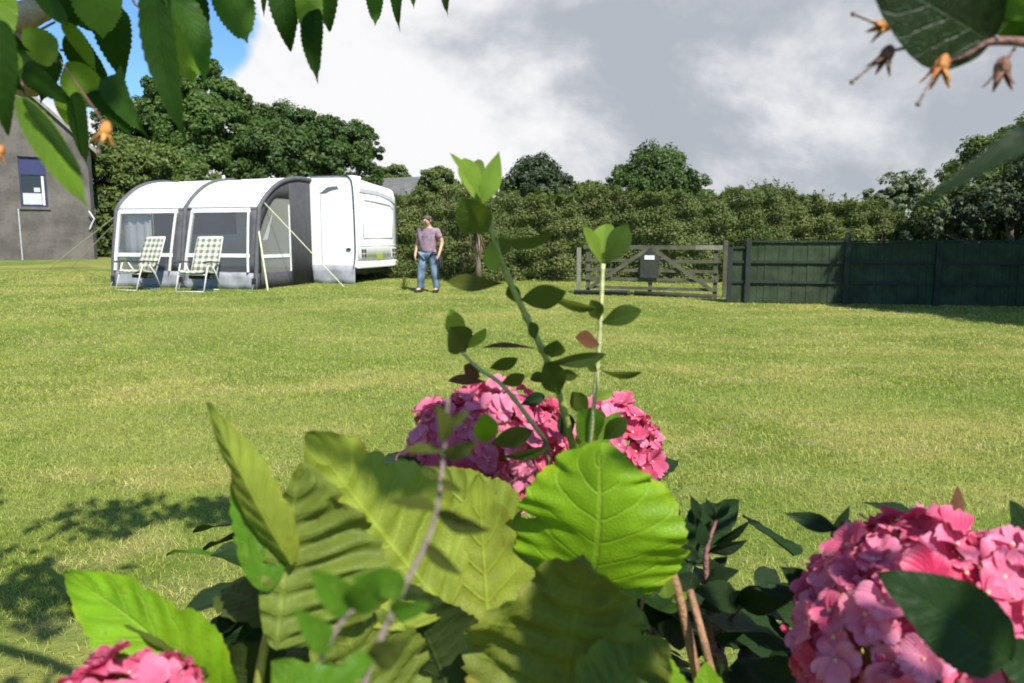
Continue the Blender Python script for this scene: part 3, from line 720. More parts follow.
# ---- grey building at the left
hp = PY(35, 262, 30); HO = ground(hp.x, hp.y)
render = surf('grey_render', (.105, .093, .082), .9, .35, 1.1, .5, 9); slate = surf('roof_slate', (.20, .19, .17), .8, .3, 3, .6, 20)
hb = thing('gabled_building', HO, R(30), 'tall grey rendered gable-ended building with one small window at the left edge', 'building')
gw = MB(); poly = [(-3.6, -.3), (2.16, -.3), (2.16, 4.33), (0, 6.45), (-3.6, 4.33)]
# gable wall pierced by the window: four pieces round the opening, butted
wx0, wx1, wz0, wz1 = -.30, .60, 2.02, 3.92
for pl in ([(-3.6, -.3), (2.16, -.3), (2.16, wz0), (-3.6, wz0)], [(-3.6, wz0), (wx0, wz0), (wx0, wz1), (-3.6, wz1)], [(wx1, wz0), (2.16, wz0), (2.16, wz1), (wx1, wz1)], [(-3.6, wz1), (2.16, wz1), (2.16, 4.33), (0, 6.45), (-3.6, 4.33)]):
    gw.prism(pl, lambda u, v, w: (u, w, v), .3)
gw.box(-3.6, -3.3, .302, 9, -.3, 4.3); gw.box(1.86, 2.16, .302, 9, -.3, 4.3); gw.prism(poly, lambda u, v, w: (u, 8.99+w, v), .3); gw.build('wall', render, hb)
mb = MB(); sl = lambda a, b: mb.prism([a, b, (b[0], b[1]+.16), (a[0], a[1]+.16)], lambda u, v, w: (u, -.14+w, v), 9.6)
sl((0, 6.46), (2.38, 4.12)); sl((-3.9, 4.16), (-.003, 6.46)); rf = mb.build('roof', slate, hb)
wn = MB().box(wx0, wx1, .12, .16, wz0, wz1).build('window', dglass, hb)
fm = MB()
for a in ((wx0, wx0+.06, wz0, wz1), (wx1-.06, wx1, wz0, wz1), (wx0+.06, wx1-.06, wz0, wz0+.07), (wx0+.06, wx1-.06, wz1-.06, wz1)): fm.box(a[0], a[1], .06, .115, a[2], a[3])
fm.build('frame', surf('blue_paint', (.025, .03, .08), .5, .2, 10, .1), wn)
MB().box(wx0+.06, wx1-.06, .085, .112, 3.25, wz1-.06).build('blind', surf('navy_blind', (.022, .027, .10), .7, .15, 10, .2), wn)
MB().box(wx0+.08, wx1-.2, .09, .114, 2.12, 2.55).box(.16, .36, .088, .113, 2.60, 2.76).build('white_board', light_grey, wn)
MB().box(wx1-.18, wx1-.10, .09, .114, 2.1, 3.2).build('window_post', cream, wn)
MB().box(wx0-.06, wx1+.06, -.06, .1, wz0-.1, wz0-.003).build('sill', render, wn, bevel=.01)
MB().tube([(-.40, -.06, 0), (-.40, -.06, 1.95)], .022, 8).build('waste_pipe', light_grey, hb)
MB().tube([(2.1, -.05, 0), (2.1, -.05, 4.2)], .05, 8).build('downpipe', dark_plas, hb)
MB().tube([(1.95, -.08, 1.2), (2.12, -.22, 1.6), (1.95, -.2, 1.9)], .03, 6).build('hose', cream, hb)
# distant slate roof behind the caravan
hp = PY(388, 250, 40); HO2 = ground(hp.x, hp.y)
h2 = thing('farm_outbuilding', HO2, R(-25), 'low outbuilding whose pale slate roof shows between the caravan and the trees', 'building')
MB().box(-3.5, 1.6, 0, 5, -.3, 2.62).build('wall', render, h2)
mb = MB(); mb.prism([(-.3, 2.6), (2.5, 3.95), (5.3, 2.6), (5.3, 2.72), (2.5, 4.08), (-.3, 2.72)], lambda u, v, w: (-3.7+w, u, v), 5.5); mb.build('roof', surf('pale_slate', (.12, .12, .115), .75, .2, 2, .4, 12), h2)

# ---- gate
GA = gp(581, 293.5); GB = gp(722, 297.5)
gd = (GB-GA); gl = math.hypot(gd.x, gd.y); grz = math.atan2(gd.y, gd.x)
old_wood = surf('weathered_wood', (.085, .085, .052), .85, .35, 4, .6, 40); pale_wood = surf('pale_wood', (.19, .185, .13), .8, .25, 6, .4, 40)
gt = thing('field_gate', GA, grz, 'wide weathered wooden field gate with crossing braces and a small white sign', 'gate')
gz_ = gd.z/gl; H = 1.08
def G(u, z, y=0): return (u, y, z+gz_*u)
for i, z in enumerate((.16, .36, .56, .78)): MB().bar(G(.1, z), G(gl-.1, z), .03, .068).build('rail', old_wood, gt)
MB().bar(G(.05, H), G(gl-.6, H), .05, .09).build('rail', old_wood, gt); MB().bar(G(gl-.597, H+.01), G(gl-.02, H+.01), .06, .10).build('rail', pale_wood, gt)
for u in (.16, gl*.5, gl-.16): MB().bar(G(u, .05, .036), G(u, H-.047, .036), .038, .09, (1, 0, 0)).build('stile', old_wood, gt)
for s in (-1, 1): MB().bar(G(gl*.5+s*.03, H-.02, -.04), G(gl*.5+s*(gl*.5-.2), .14, -.04), .03, .085).build('brace', old_wood, gt)
bdw = MB().prism([(-.21, .40), (.20, .40), (.20, .88), (0, 1.08), (-.21, .88)], lambda u, v, w: G(gl*.5+u, v, -.08+w), .02).build('backboard', surf('dark_board', (.03, .034, .024), .8, .3, 5, .4), gt)
MB().prism([(-.12, .81), (.10, .81), (.10, .90), (-.12, .90)], lambda u, v, w: G(gl*.5+u, v, -.092+w), .01).build('sign', white_gel, gt)
for u, hh, mt in ((-.06, 1.06, pale_wood), (gl+.04, 1.22, old_wood)): MB().box(u-.045, u+.045, -.045, .045, -.2, hh).build('post', mt, gt, bevel=.01)
mb = MB(); mb.tube([G(-.1, .03, -.25), G(gl*.35, .05, -.2), G(gl*.36, .05, -.22)], .07, 8); mb.tube([G(gl*.4, .05, -.15), G(gl-.1, .02, -.3)], .06, 8)  # dark bars added where the gate's shadow falls
lg = mb.build('gate_shade_bar', surf('gate_shade_dark', (.03, .027, .02), .85, .35, 5, .6, 40), None, True); lg.location = GA; lg.rotation_euler[2] = grz
props(lg, 'dark bars laid along the foot of the gate in place of its shadow', 'shadow bars')

# ---- fence
FA = gp(726, 302.5); FB = gp(1024, 307.5); fd = FB-FA; fl_ = math.hypot(fd.x, fd.y); frz = math.atan2(fd.y, fd.x); sl_ = fd.z/fl_
green_paint = surf('dark_green_fence_paint', (.031, .048, .025), .8, .3, 3, .5, 50, col2=(.046, .066, .035), spec=.2); green_post = surf('green_post_paint', (.014, .022, .015), .8, .3, 4, .5, 50)
fn = thing('board_fence', FA, frz, 'long dark green board fence running from the gate out of frame to the right', 'fence')
def F_(u, z, y=0): return (u, y, z+sl_*u)
def upx(px):                                           # distance along the fence line seen at a pixel column
    k = (px-512)/FPX; yc = 1.0
    return (FA.x-k*FA.y)/(k*math.sin(frz)-math.cos(frz))
posts = [(729, 1.12), (747, 1.30), (845, 1.38), (936, 1.24), (1036, 1.26), (1140, 1.26), (1250, 1.26)]
us = [upx(p) for p, h in posts]
for u, (p, h) in zip(us, posts): MB().box(u-.05, u+.05, -.07, .03, -.2+sl_*u, h+sl_*u).build('post', green_post, fn, bevel=.008)
for k in range(len(us)-1):
    a, b = us[k]+.052, us[k+1]-.052; top = 1.10 if k == 0 else 1.22
    mb = MB(); rows = [.02, .42, .82, top]
    nb_ = max(2, int((b-a)/.125)); bw = (b-a)/nb_
    for i_ in range(nb_):
        x0_ = a+i_*bw+random.uniform(.0, .0012); x1_ = a+(i_+1)*bw-random.uniform(.0, .0012); yo = random.uniform(-.004, .004)
        mb.prism([(x0_, .02+random.uniform(-.015, .01)+sl_*x0_), (x1_, .02+sl_*x1_), (x1_, top-random.uniform(.0, .006)+sl_*x1_), (x0_, top-random.uniform(.0, .006)+sl_*x0_)], lambda u, v, w: (u, .006+yo+w+(u-x0_)*.05, v), .016)
    mb.build('panel', green_paint, fn)
    for z in (.43, .83): MB().bar(F_(a, z, -.015), F_(b, z, -.015), .028, .05).build('rail', green_post, fn)
    MB().bar(F_(a, top+.022, .0), F_(b, top+.022, .0), .07, .03).build('capping', green_post, fn)

# ---- cabbage palm
pp = gp(478, 285); cpm = thing('cabbage_palm', pp, 0, 'small spiky cabbage palm with a skirt of dead brown leaves, in front of the hedge', 'palm')
MB().tube([(0, 0, -.1), (.02, 0, .5), (-.02, .02, 1.0), (0, 0, 1.45)], [.10, .07, .06, .06], 9).build('trunk', bark, cpm, True)
def straps(n, up0, up1, L0, L1, w, droop):
    Vs = []; Fs = []
    for i in range(n):
        a = random.uniform(0, 6.283); e = random.uniform(up0, up1); L = random.uniform(L0, L1); b = len(Vs)
        hd = Vector((math.cos(a), math.sin(a), 0)); sd_ = Vector((-math.sin(a), math.cos(a), 0)); p = Vector((0, 0, 1.42+random.uniform(-.1, .1))); k = 7
        for j in range(k):
            t_ = j/(k-1); ww = w*(1-t_**2)*.5+.001
            Vs += [tuple(p-sd_*ww), tuple(p+sd_*ww)]
            ang = e-droop*t_*t_; p = p+(hd*math.cos(ang)+Vector((0, 0, math.sin(ang))))*L/k
        for j in range(k-1): Fs.append((b+2*j, b+2*j+1, b+2*j+3, b+2*j+2))
    return Vs, Fs
V, F = straps(110, -.2, 1.45, .55, .85, .045, 1.3); link('leaves', npmesh('leaves', V, F, tint=rng.random(len(V))), g_olive, cpm)
V, F = straps(90, -1.5, -.9, .5, .85, .04, .4); link('dead_leaves', npmesh('dead_leaves', V, F, tint=rng.random(len(V))), foliage_mat('dead_leaf', (.10, .07, .04), (.26, .20, .12), .1), cpm)
random.seed(5)
for i, (px, py, r, h) in enumerate(((404, 290, .16, .45),)):
    q = gp(px, py); t = thing('dry_weed', q, 0, 'small dry upright weed standing on the lawn to the left of the man', 'plant')
    V, F = straps(26, .9, 1.5, h*.7, h, .02, .6); V = [(x, y, z-1.42) for x, y, z in V]; link('stalks', npmesh('stalks', V, F, tint=rng.random(len(V))), g_olive, t)

# ---- man
def skin(name, joints, edges, root, mat, parent, sub=2):
    me = bpy.data.meshes.new(name); ks = list(joints); me.from_pydata([joints[k][0] for k in ks], [(ks.index(a), ks.index(b)) for a, b in edges], [])
    o = bpy.data.objects.new(name, me); C.objects.link(o); sk = o.modifiers.new('skin', 'SKIN'); sk.use_smooth_shade = True
    for i, k in enumerate(ks):
        r = joints[k][1]; r = r if isinstance(r, tuple) else (r, r); me.skin_vertices[0].data[i].radius = r; me.skin_vertices[0].data[i].use_root = (k == root)
    ss_ = o.modifiers.new('sub', 'SUBSURF'); ss_.levels = sub; ss_.render_levels = sub
    dg = bpy.context.evaluated_depsgraph_get(); dg.update(); m2 = bpy.data.meshes.new_from_object(o.evaluated_get(dg))
    bpy.data.objects.remove(o); m2.name = name
    return link(name, m2, mat, parent, True)
mp_ = gp(429.5, 292.3); man = thing('person', mp_, R(-24), 'man in a pinkish T-shirt and faded blue jeans looking down, beside the caravan', 'person')
man.scale = (1.13, 1.12, 1.0)
skinm = surf('skin', (.50, .29, .21), .5, .08, 15, .1); shirt = surf('pink_tshirt', (.27, .18, .225), .85, .25, 9, .5, 30)
jean = surf('faded_denim', (.05, .085, .16), .85, .5, 5, .5, 40, col2=(.22, .31, .42)); hairm = surf('brown_hair', (.085, .06, .042), .7, .4, 30, .6, 60)
J = {'pel': ((0, 0, .95), (.115, .085)), 'sp': ((0, -.01, 1.12), (.12, .09)), 'ch': ((0, 0, 1.32), (.16, .11)), 'nb': ((0, .0, 1.46), (.07, .065)), 'nk': ((0, -.03, 1.51), (.055, .055)),
     'h0': ((0, -.06, 1.56), (.068, .078)), 'h1': ((0, -.08, 1.625), (.078, .095)), 'h2': ((0, -.065, 1.675), (.058, .075))}
E = [('pel', 'sp'), ('sp', 'ch'), ('ch', 'nb'), ('nb', 'nk'), ('nk', 'h0'), ('h0', 'h1'), ('h1', 'h2')]
for s, k in ((-1, 'l'), (1, 'r')):
    J[k+'hip'] = ((s*.10, 0, .86), .092); st_ = -.10 if s < 0 else .05; J[k+'kn'] = ((s*.12, -.04+st_*.7, .49), .058); J[k+'an'] = ((s*.14, st_, .10), .042); J[k+'to'] = ((s*.17, st_-.14, .045), .035)
    J[k+'sh'] = ((s*.185, 0, 1.40), .062); J[k+'el'] = ((s*.275, .04 if s < 0 else .06, 1.13), .042); J[k+'wr'] = ((s*.275, -.06, .90), .028); J[k+'pa'] = ((s*.27, -.085, .83), (.035, .02))
    E += [('pel', k+'hip'), (k+'hip', k+'kn'), (k+'kn', k+'an'), (k+'an', k+'to'), ('ch', k+'sh'), (k+'sh', k+'el'), (k+'el', k+'wr'), (k+'wr', k+'pa')]
    for i in range(4):
        a = 'f%s%d' % (k, i); yy = -.06-.018*i
        J[a] = ((s*.262, yy-.005, .775), .0095); J[a+'t'] = ((s*.245, yy-.008, .735+.004*abs(i-1)), .008); E += [(k+'pa', a), (a, a+'t')]
    J[k+'th'] = ((s*.25, -.115, .81), .010); J[k+'tt'] = ((s*.235, -.135, .775), .009); E += [(k+'pa', k+'th'), (k+'th', k+'tt')]
J['no'] = ((0, -.178, 1.60), .012); E.append(('h1', 'no'))
skin('body', J, E, 'pel', skinm, man)
T = {k: (J[k][0], tuple(x+.018 for x in (J[k][1] if isinstance(J[k][1], tuple) else (J[k][1],)*2))) for k in ('pel', 'sp', 'ch', 'nb')}
T['pel'] = ((0, -.005, .885), (.18, .14)); T['sp'] = ((0, -.03, 1.12), (.165, .135)); T['nb'] = ((0, 0, 1.445), (.09, .08)); ET = [('pel', 'sp'), ('sp', 'ch'), ('ch', 'nb')]
for s, k in ((-1, 'l'), (1, 'r')):
    T[k+'sh'] = ((s*.19, 0, 1.395), .078); T[k+'sl'] = ((s*.245, .018, 1.21), .072); ET += [('ch', k+'sh'), (k+'sh', k+'sl')]
skin('tshirt', T, ET, 'sp', shirt, man)
T = {'pel': ((0, 0, .93), (.155, .115))}; ET = []
for s, k in ((-1, 'l'), (1, 'r')):
    T[k+'hip'] = ((s*.10, 0, .84), .108); st_ = -.10 if s < 0 else .05; T[k+'kn'] = ((s*.12, -.04+st_*.7, .49), .086); T[k+'cf'] = ((s*.14, st_, .16), .078); T[k+'an'] = ((s*.14, st_, .07), .082); ET += [('pel', k+'hip'), (k+'hip', k+'kn'), (k+'kn', k+'cf'), (k+'cf', k+'an')]
skin('jeans', T, ET, 'pel', jean, man)
for s in (-1, 1):
    skin('shoe', {'a': ((s*.14, .05+(-.10 if s < 0 else .05), .05), (.05, .045)), 'b': ((s*.155, -.07+(-.10 if s < 0 else .05), .045), (.048, .04)), 'c': ((s*.175, -.19+(-.10 if s < 0 else .05), .035), (.04, .028))}, [('a', 'b'), ('b', 'c')], 'a', black_rub, man)
mb = MB(); mb.ball((0, -.05, 1.665), .102, 14, 9, (.95, 1.08, .72)); mb.ball((0, .0, 1.62), .088, 12, 8, (1, .8, 1)); mb.build('hair', hairm, man, True)
for s in (-1, 1):
    MB().ball((s*.033, -.170, 1.62), .011, 8, 6).build('eye', dark_plas, man, True); MB().ball((s*.083, -.065, 1.61), .022, 8, 6, (.4, .7, 1.3)).build('ear', skinm, man, True)
MB().box(-.025, .025, -.168, -.158, 1.567, 1.574).build('mouth', surf('lip', (.3, .12, .1), .5, .1, 10, 0), man)
mb = MB(); mb.grid([[( .30+.10*k/6+.05*z, -.09+.03*math.sin(k*2), .80-z+.02*math.sin(k*1.7)) for k in range(7)] for z in (0, .1, .2, .28)]); mb.tube([(.262, -.09, .77), (.30, -.09, .80), (.34, -.09, .79)], .014, 8)
bg = mb.build('dark_jacket', black_rub, None, True, solid=.03); bg.location = mp_; bg.rotation_euler[2] = R(-24)
props(bg, 'dark folded jacket hanging from the hand of the man in jeans', 'jacket')
# ------------------------------------------------------------------ close plants
def leaf_local(L, W, nu=36, nv=10, shape='ovate', serr=.04, nser=20, curl=.5, fold=.15, corr=.02, veins=9, cup=.0, wave=.04, twist=0.0, side=0.0, rg=None, vmin=-1.0, bite=.0):
    rg = rg or random
    t = np.linspace(0, 1, nu+1); v = np.linspace(vmin, 1, nv+1)
    if shape == 'ovate': w = np.sin(np.pi*t**.72)**.8
    elif shape == 'round': w = np.sin(np.pi*t**.85)**.62
    elif shape == 'tail': w = t**.5*(1-t)**.95*np.where(t > .82, 1-.45*sst((t-.82)/.1), 1); w = w/w.max(); w = np.maximum(w, np.where(t > .8, .03*(1-t)/.2, 0))
    elif shape == 'obovate': w = np.sin(np.pi*t**1.45)**.8
    else: w = np.sin(np.pi*t**.9)**1.15      # narrow elliptic
    w = w*W/2
    ph = curl*(t-.5); dx = np.cos(ph); dz = -np.sin(ph)
    xm = np.concatenate([[0], np.cumsum((dx[1:]+dx[:-1])/2/nu)]); zm = np.concatenate([[0], np.cumsum((dz[1:]+dz[:-1])/2/nu)])
    e = math.hypot(xm[-1], zm[-1]); c, s = xm[-1]/e, zm[-1]/e
    x_, z_ = (xm*c+zm*s)*L/e, (-xm*s+zm*c)*L/e
    T_, V_ = np.meshgrid(t, v, indexing='ij'); Wg = w[:, None]*np.ones_like(V_)
    p1, p2 = rg.uniform(0, 6.28), rg.uniform(0, 6.28)
    saw = (T_*nser) % 1.0
    edge = np.abs(V_) > .99
    Y = V_*Wg*(1+np.where(edge, serr*(saw-.3)*1.6, 0))
    X = x_[:, None]+np.where(edge, serr*W*.25*saw, 0)
    if bite:                                  # uneven, nibbled outline
        for sg in (-1, 1):
            for _ in range(5):
                c0 = rg.uniform(.12, .95); wd = rg.uniform(.012, .05); Y = np.where(V_*sg > 0, Y*(1-bite*rg.uniform(.3, 1)*np.exp(-((T_-c0)/wd)**2)*np.abs(V_)), Y)
    a = np.abs(V_)
    Z = z_[:, None]+fold*np.abs(Y)-cup*W*V_**2
    Z = Z+corr*W*np.sin(np.pi*np.clip(a, 0, 1)**.8)*np.cos(2*np.pi*(T_*veins-a*1.6))*np.minimum(1, Wg/(W*.3))
    Z = Z+wave*W*a**2*np.sin(2*np.pi*T_*rg.uniform(1.3, 2.6)+np.where(V_ > 0, p1, p2))
    Z = Z+wave*.35*W*a**3*np.sin(2*np.pi*T_*nser*.37+p2)
    Y = Y+side*L*np.sin(np.pi*T_)
    if twist:
        an = twist*(T_-.3); Y, Zr = Y*np.cos(an)-(Z-z_[:, None])*np.sin(an), Y*np.sin(an)+(Z-z_[:, None])*np.cos(an); Z = Zr+z_[:, None]
    V = np.stack([X, Y, Z], -1).reshape(-1, 3); n = nv+1
    i, j = np.meshgrid(np.arange(nu), np.arange(nv), indexing='ij')
    F = np.stack([i*n+j, (i+1)*n+j, (i+1)*n+j+1, i*n+j+1], -1).reshape(-1, 4)
    uv = np.stack([T_.ravel(), (V_.ravel()+1)/2], 1)
    return V, F, uv
def orient(base, tip, roll, ref=None):
    base, tip = Vector(base), Vector(tip); X = (tip-base); L = X.length; X.normalize()
    N = (CAM-(base+tip)/2).normalized() if ref is None else Vector(ref); N = (N-X*N.dot(X)).normalized(); N = Matrix.Rotation(R(roll), 3, X) @ N
    Yv = N.cross(X)
    return L, np.array([X, Yv, N]), np.array(base)
def place_leaf(base, tip, wr, roll, ref=None, **kw):
    L, M, b = orient(base, tip, roll, ref); V, F, uv = leaf_local(L, L*wr, **kw)
    return V @ M + b, F, uv
def add_leaf(parent, b, t, wr, roll, mat, name='leaf', label=None, **kw):
    """b, t: (px, py, depth) of the leaf's base and tip"""
    V, F, uv = place_leaf(P(*b), P(*t), wr, roll, **kw)
    V = V-np.array(parent.location)
    o = link(name, npmesh(name, V, F, uv=uv), mat, parent, True)
    if label: o['label'] = label
    return o
def leaf_cloud(parent, items, mat, name='foliage'):
    Vs, Fs, Us = [], [], []; n = 0
    for (b, t, wr, roll, ref, kw) in items:
        V, F, uv = place_leaf(b, t, wr, roll, ref, **kw); Vs.append(V); Fs.append(F+n); Us.append(uv); n += len(V)
    V = np.concatenate(Vs)-np.array(parent.location)
    return link(name, npmesh(name, V, np.concatenate(Fs), uv=np.concatenate(Us)), mat, parent, True)
def stem(parent, pts, r, mat, name='stem', world=False, knots=0):
    q = [Vector(p) if world else P(*p) for p in pts]; q = spline(q, 10*(len(q)-1)); n = len(q)
    r0, r1 = r if hasattr(r, '__len__') else (r, r)
    rad = [(r0+(r1-r0)*i/(n-1))*(1+(.35 if knots and i % knots == 0 else 0)+random.uniform(-.06, .06)) for i in range(n)]
    L = Vector(parent.location)
    return MB().tube([p-L for p in q], rad, 8).build(name, mat, parent, True)

hy_bright = leaf_mat('bright_hydrangea_leaf', (.155, .31, .010), (.22, .30, .05), (.25, .42, .04), .30, 7, .45, tcol=(.26, .50, .015))
hy_green = leaf_mat('green_hydrangea_leaf', (.07, .18, .012), (.15, .19, .04), (.14, .26, .04), .3, 8, .42, blotch=(.16, .26, .03), tcol=(.22, .42, .02))
hy_olive = leaf_mat('olive_hydrangea_leaf', (.10, .14, .018), (.19, .25, .030), (.26, .32, .06), .22, 9, .5, blotch=(.10, .10, .02), tcol=(.24, .32, .03))
hy_old_shade = leaf_mat('aged_shaded_hydrangea_leaf', (.065, .095, .014), (.115, .155, .022), (.14, .15, .04), .2, 8, .5, blotch=(.11, .055, .02), tcol=(.2, .2, .03))  # aged leaf tone, darkened to put shade into two big leaves
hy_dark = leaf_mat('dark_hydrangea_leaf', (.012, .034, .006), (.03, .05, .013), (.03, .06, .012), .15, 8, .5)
ev_leaf = leaf_mat('evergreen_leaf', (.035, .075, .011), (.085, .11, .025), (.07, .12, .02), .25, 6, .38, tcol=(.24, .32, .03))
ev_young = leaf_mat('young_evergreen_leaf', (.15, .27, .035), (.22, .33, .07), (.30, .38, .10), .35, 6, .32, tcol=(.45, .58, .06))
ev_red = leaf_mat('reddish_leaf', (.13, .06, .03), (.18, .10, .05), (.2, .1, .05), .25, 6, .4)
ev_deep = leaf_mat('deep_green_shiny_leaf', (.013, .032, .008), (.032, .05, .015), (.03, .055, .015), .12, 6, .42, spec=.25)
br_leaf = leaf_mat('tree_leaf', (.025, .075, .006), (.05, .11, .015), (.045, .11, .014), .38, 9, .4, tcol=(.10, .30, .012))
br_lite = leaf_mat('light_tree_leaf', (.075, .18, .010), (.11, .20, .022), (.13, .25, .03), .45, 9, .4, tcol=(.32, .58, .03))
br_dark = leaf_mat('dark_tree_leaf', (.014, .042, .005), (.026, .058, .009), (.022, .055, .008), .34, 9, .5, spec=.07, tcol=(.05, .14, .008))
stem_brown = surf('brown_stem', (.26, .14, .07), .6, .3, 60, .4, 300); stem_green = surf('green_stem', (.26, .29, .06), .5, .2, 60, .2, 300)
stem_pale = surf('pale_green_stem', (.40, .42, .18), .5, .15, 60, .2, 300); stem_grey = surf('grey_twig', (.20, .15, .13), .8, .3, 60, .5, 300); stem_red = surf('red_twig', (.16, .07, .06), .6, .3, 60, .4, 300)

# petals
def petal_mat():
    m, t = newmat('pink_petals')
    at = t.n('ShaderNodeAttribute', attribute_name='tint').outputs['Fac']; uv = t.n('ShaderNodeUVMap').outputs[0]; s = t.n('ShaderNodeSeparateXYZ', i_0=uv)
    tc = t.n('ShaderNodeTexCoord').outputs['Object']
    cc = t.mix(at, (.56, .03, .11, 1), (.86, .31, .47, 1))
    cc = t.mix(t.m('MULTIPLY', t.ss(s.outputs[0], .55, 1.0), .22), cc, (.88, .50, .66, 1))     # paler rims
    cc = t.mix(t.m('MULTIPLY', t.ss(t.noise(tc, 55, 4), .5, .75), .35), cc, (.45, .03, .09, 1))
    cc = t.mix(t.m('MULTIPLY', t.m('MULTIPLY', t.ss(s.outputs[0], .86, 1.0), t.ss(t.noise(tc, 30, 3), .5, .62)), .7), cc, (.38, .16, .08, 1))   # browned rims
    st = t.m('ABSOLUTE', t.m('SINE', t.m('MULTIPLY', s.outputs[1], 26)))
    cc = t.mix(t.m('MULTIPLY', st, .12), cc, (.5, .04, .12, 1))
    p = t.n('ShaderNodeBsdfPrincipled'); t.put(p.inputs['Base Color'], cc); p.inputs['Roughness'].default_value = .5; p.inputs['Specular IOR Level'].default_value = .35
    b = t.n('ShaderNodeBump'); b.inputs['Strength'].default_value = .4; b.inputs['Distance'].default_value = .0008; t.put(b.inputs['Height'], t.m('ADD', st, t.noise(tc, 200, 3))); t.put(p.inputs['Normal'], b)
    tl = t.n('ShaderNodeBsdfTranslucent'); t.put(tl.inputs[0], t.mix(.5, cc, (.85, .12, .22, 1)))
    mx = t.n('ShaderNodeMixShader'); mx.inputs[0].default_value = .35; t.put(mx.inputs[1], p.outputs[0]); t.put(mx.inputs[2], tl); t.put(t.n('ShaderNodeOutputMaterial').inputs[0], mx)
    return m
petals = petal_mat()
eye_mat = surf('flower_eye', (.75, .40, .25), .5, .2, 60, .1)
def floret(c, n, size, rg, open_=.35):
    n = Vector(n).normalized(); a0 = rg.uniform(0, 6.28); u = n.orthogonal().normalized(); v = n.cross(u)
    Vs, Fs, Us, Ts = [], [], [], []; nb = 0; tint = min(1, max(0, rg.gauss(.5, .28)))
    m = rg.choice((4, 4, 5)); A, B = 7, 7
    for k in range(m):
        a = a0+2*math.pi*k/m+rg.uniform(-.15, .15); d = u*math.cos(a)+v*math.sin(a); s = n.cross(d)
        L = size*.5*rg.uniform(.8, 1.2); W = L*rg.uniform(1.05, 1.35); op = open_+rg.uniform(-.25, .35); ph = rg.uniform(0, 6); ph2 = rg.uniform(0, 6); off = .0006*k
        for i in range(A):
            t_ = i/(A-1); w = W*.5*(math.sin(math.pi*min(1, t_*.62+.10))**.9)*(1 if t_ < .95 else .86)
            for j in range(B):
                q = j/(B-1)*2-1
                ru = t_**2*math.sin(q*7.5+ph)*L*.12+t_**3*math.sin(q*17+ph2)*L*.05
                lift = L*(op*t_**1.2-.55*t_**2.6*(.6+.4*math.sin(ph)))+abs(q)**1.6*w*.35+ru
                tl = t_*L*(1-.13*q*q+.05*math.sin(q*9+ph2))
                p = Vector(c)+d*tl+s*(q*w)+n*(lift+off); Vs.append(tuple(p)); Us.append((t_, (q+1)/2)); Ts.append(tint)
        for i in range(A-1):
            for j in range(B-1): Fs.append((nb+i*B+j, nb+(i+1)*B+j, nb+(i+1)*B+j+1, nb+i*B+j+1))
        nb += A*B
    return Vs, Fs, Us, Ts
def flower_head(parent, c, rx, rz, n, size, seed, name='flower_head', label=None, ry=None, stalk=None):
    """mophead: n florets over an ellipsoid round c"""
    rg = random.Random(seed); c = Vector(c); ry = ry or rx; Vs, Fs, Us, Ts = [], [], [], []; b = 0; eyes = MB(); L = Vector(parent.location)
    for i in range(n):
        z = 1-1.75*(i+.5)/n; a = i*2.39996+rg.uniform(-.2, .2); r = math.sqrt(max(0, 1-z*z))
        d = Vector((r*math.cos(a), r*math.sin(a), z)); k = rg.uniform(.80, 1.04)
        p = c+Vector((d.x*rx, d.y*ry, d.z*rz))*k; nn = Vector((d.x/rx, d.y/ry, d.z/rz)).normalized()+Vector((rg.uniform(-.45, .45), rg.uniform(-.45, .45), rg.uniform(-.3, .45)))
        v, f, u, t_ = floret(p-L, nn, size*rg.uniform(.75, 1.2), rg)
        Vs += v; Fs += [tuple(x+b for x in q) for q in f]; Us += u; Ts += t_; b += len(v)
        nn.normalize(); eyes.ball(p-L+nn*size*.06, size*.055, 7, 5)
    o = link(name, npmesh(name, Vs, Fs, uv=Us, tint=Ts), petals, parent, True)
    if label: o['label'] = label
    if n > 10: eyes.build('floret_eyes', eye_mat, o, True)
    # inside: branching flower stalks
    st = MB(); root = c-Vector((0, 0, rz*1.25))
    for i in range(26):
        z = 1-1.7*(i+.5)/26; a = i*2.4; r = math.sqrt(max(0, 1-z*z)); e = c+Vector((r*math.cos(a)*rx, r*math.sin(a)*ry, z*rz))*.78
        st.tube([root-L, (root.lerp(e, .5)+Vector((0, 0, -.1*rz)))-L, e-L], [.0022, .0015, .001], 5)
    st.build('flower_stalks', stem_green, o, True)
    return o

# ================= hydrangea in the centre
hyd = thing('hydrangea_bush', ground(-.06, .62), 0, 'big hydrangea with broad toothed leaves filling the bottom centre, pink heads behind them', 'hydrangea', 'pink hydrangeas in the foreground')
lf = lambda *a, **k: add_leaf(hyd, *a, **dict(dict(bite=.22), **k))
lf((586, 604, .60), (600, 450, .555), .98, -4, hy_bright, shape='round', curl=.8, fold=.04, corr=.007, veins=6, serr=.035, nser=30, wave=.05, cup=.13, nu=72, nv=16, side=-.04, label='bright yellow-green sunlit leaf')
lf((556, 735, .50), (584, 553, .46), .98, 176, hy_old_shade, shape='ovate', curl=.8, fold=-.34, corr=.042, veins=7, serr=.05, wave=.07, nu=60, nv=16, label='olive leaf seen from its ribbed underside')
lf((446, 610, .52), (306, 432, .49), .66, 196, hy_olive, shape='ovate', curl=.35, fold=-.2, corr=.035, veins=8, serr=.04, nu=64, nv=16, wave=.04, label='large olive leaf with a pointed tip and raised side veins')
lf((276, 650, .455), (300, 462, .47), 1.15, 186, hy_old_shade, vmin=-.22, shape='ovate', curl=.5, fold=-.16, corr=.035, veins=8, serr=.04, nu=60, nv=16, wave=.05)
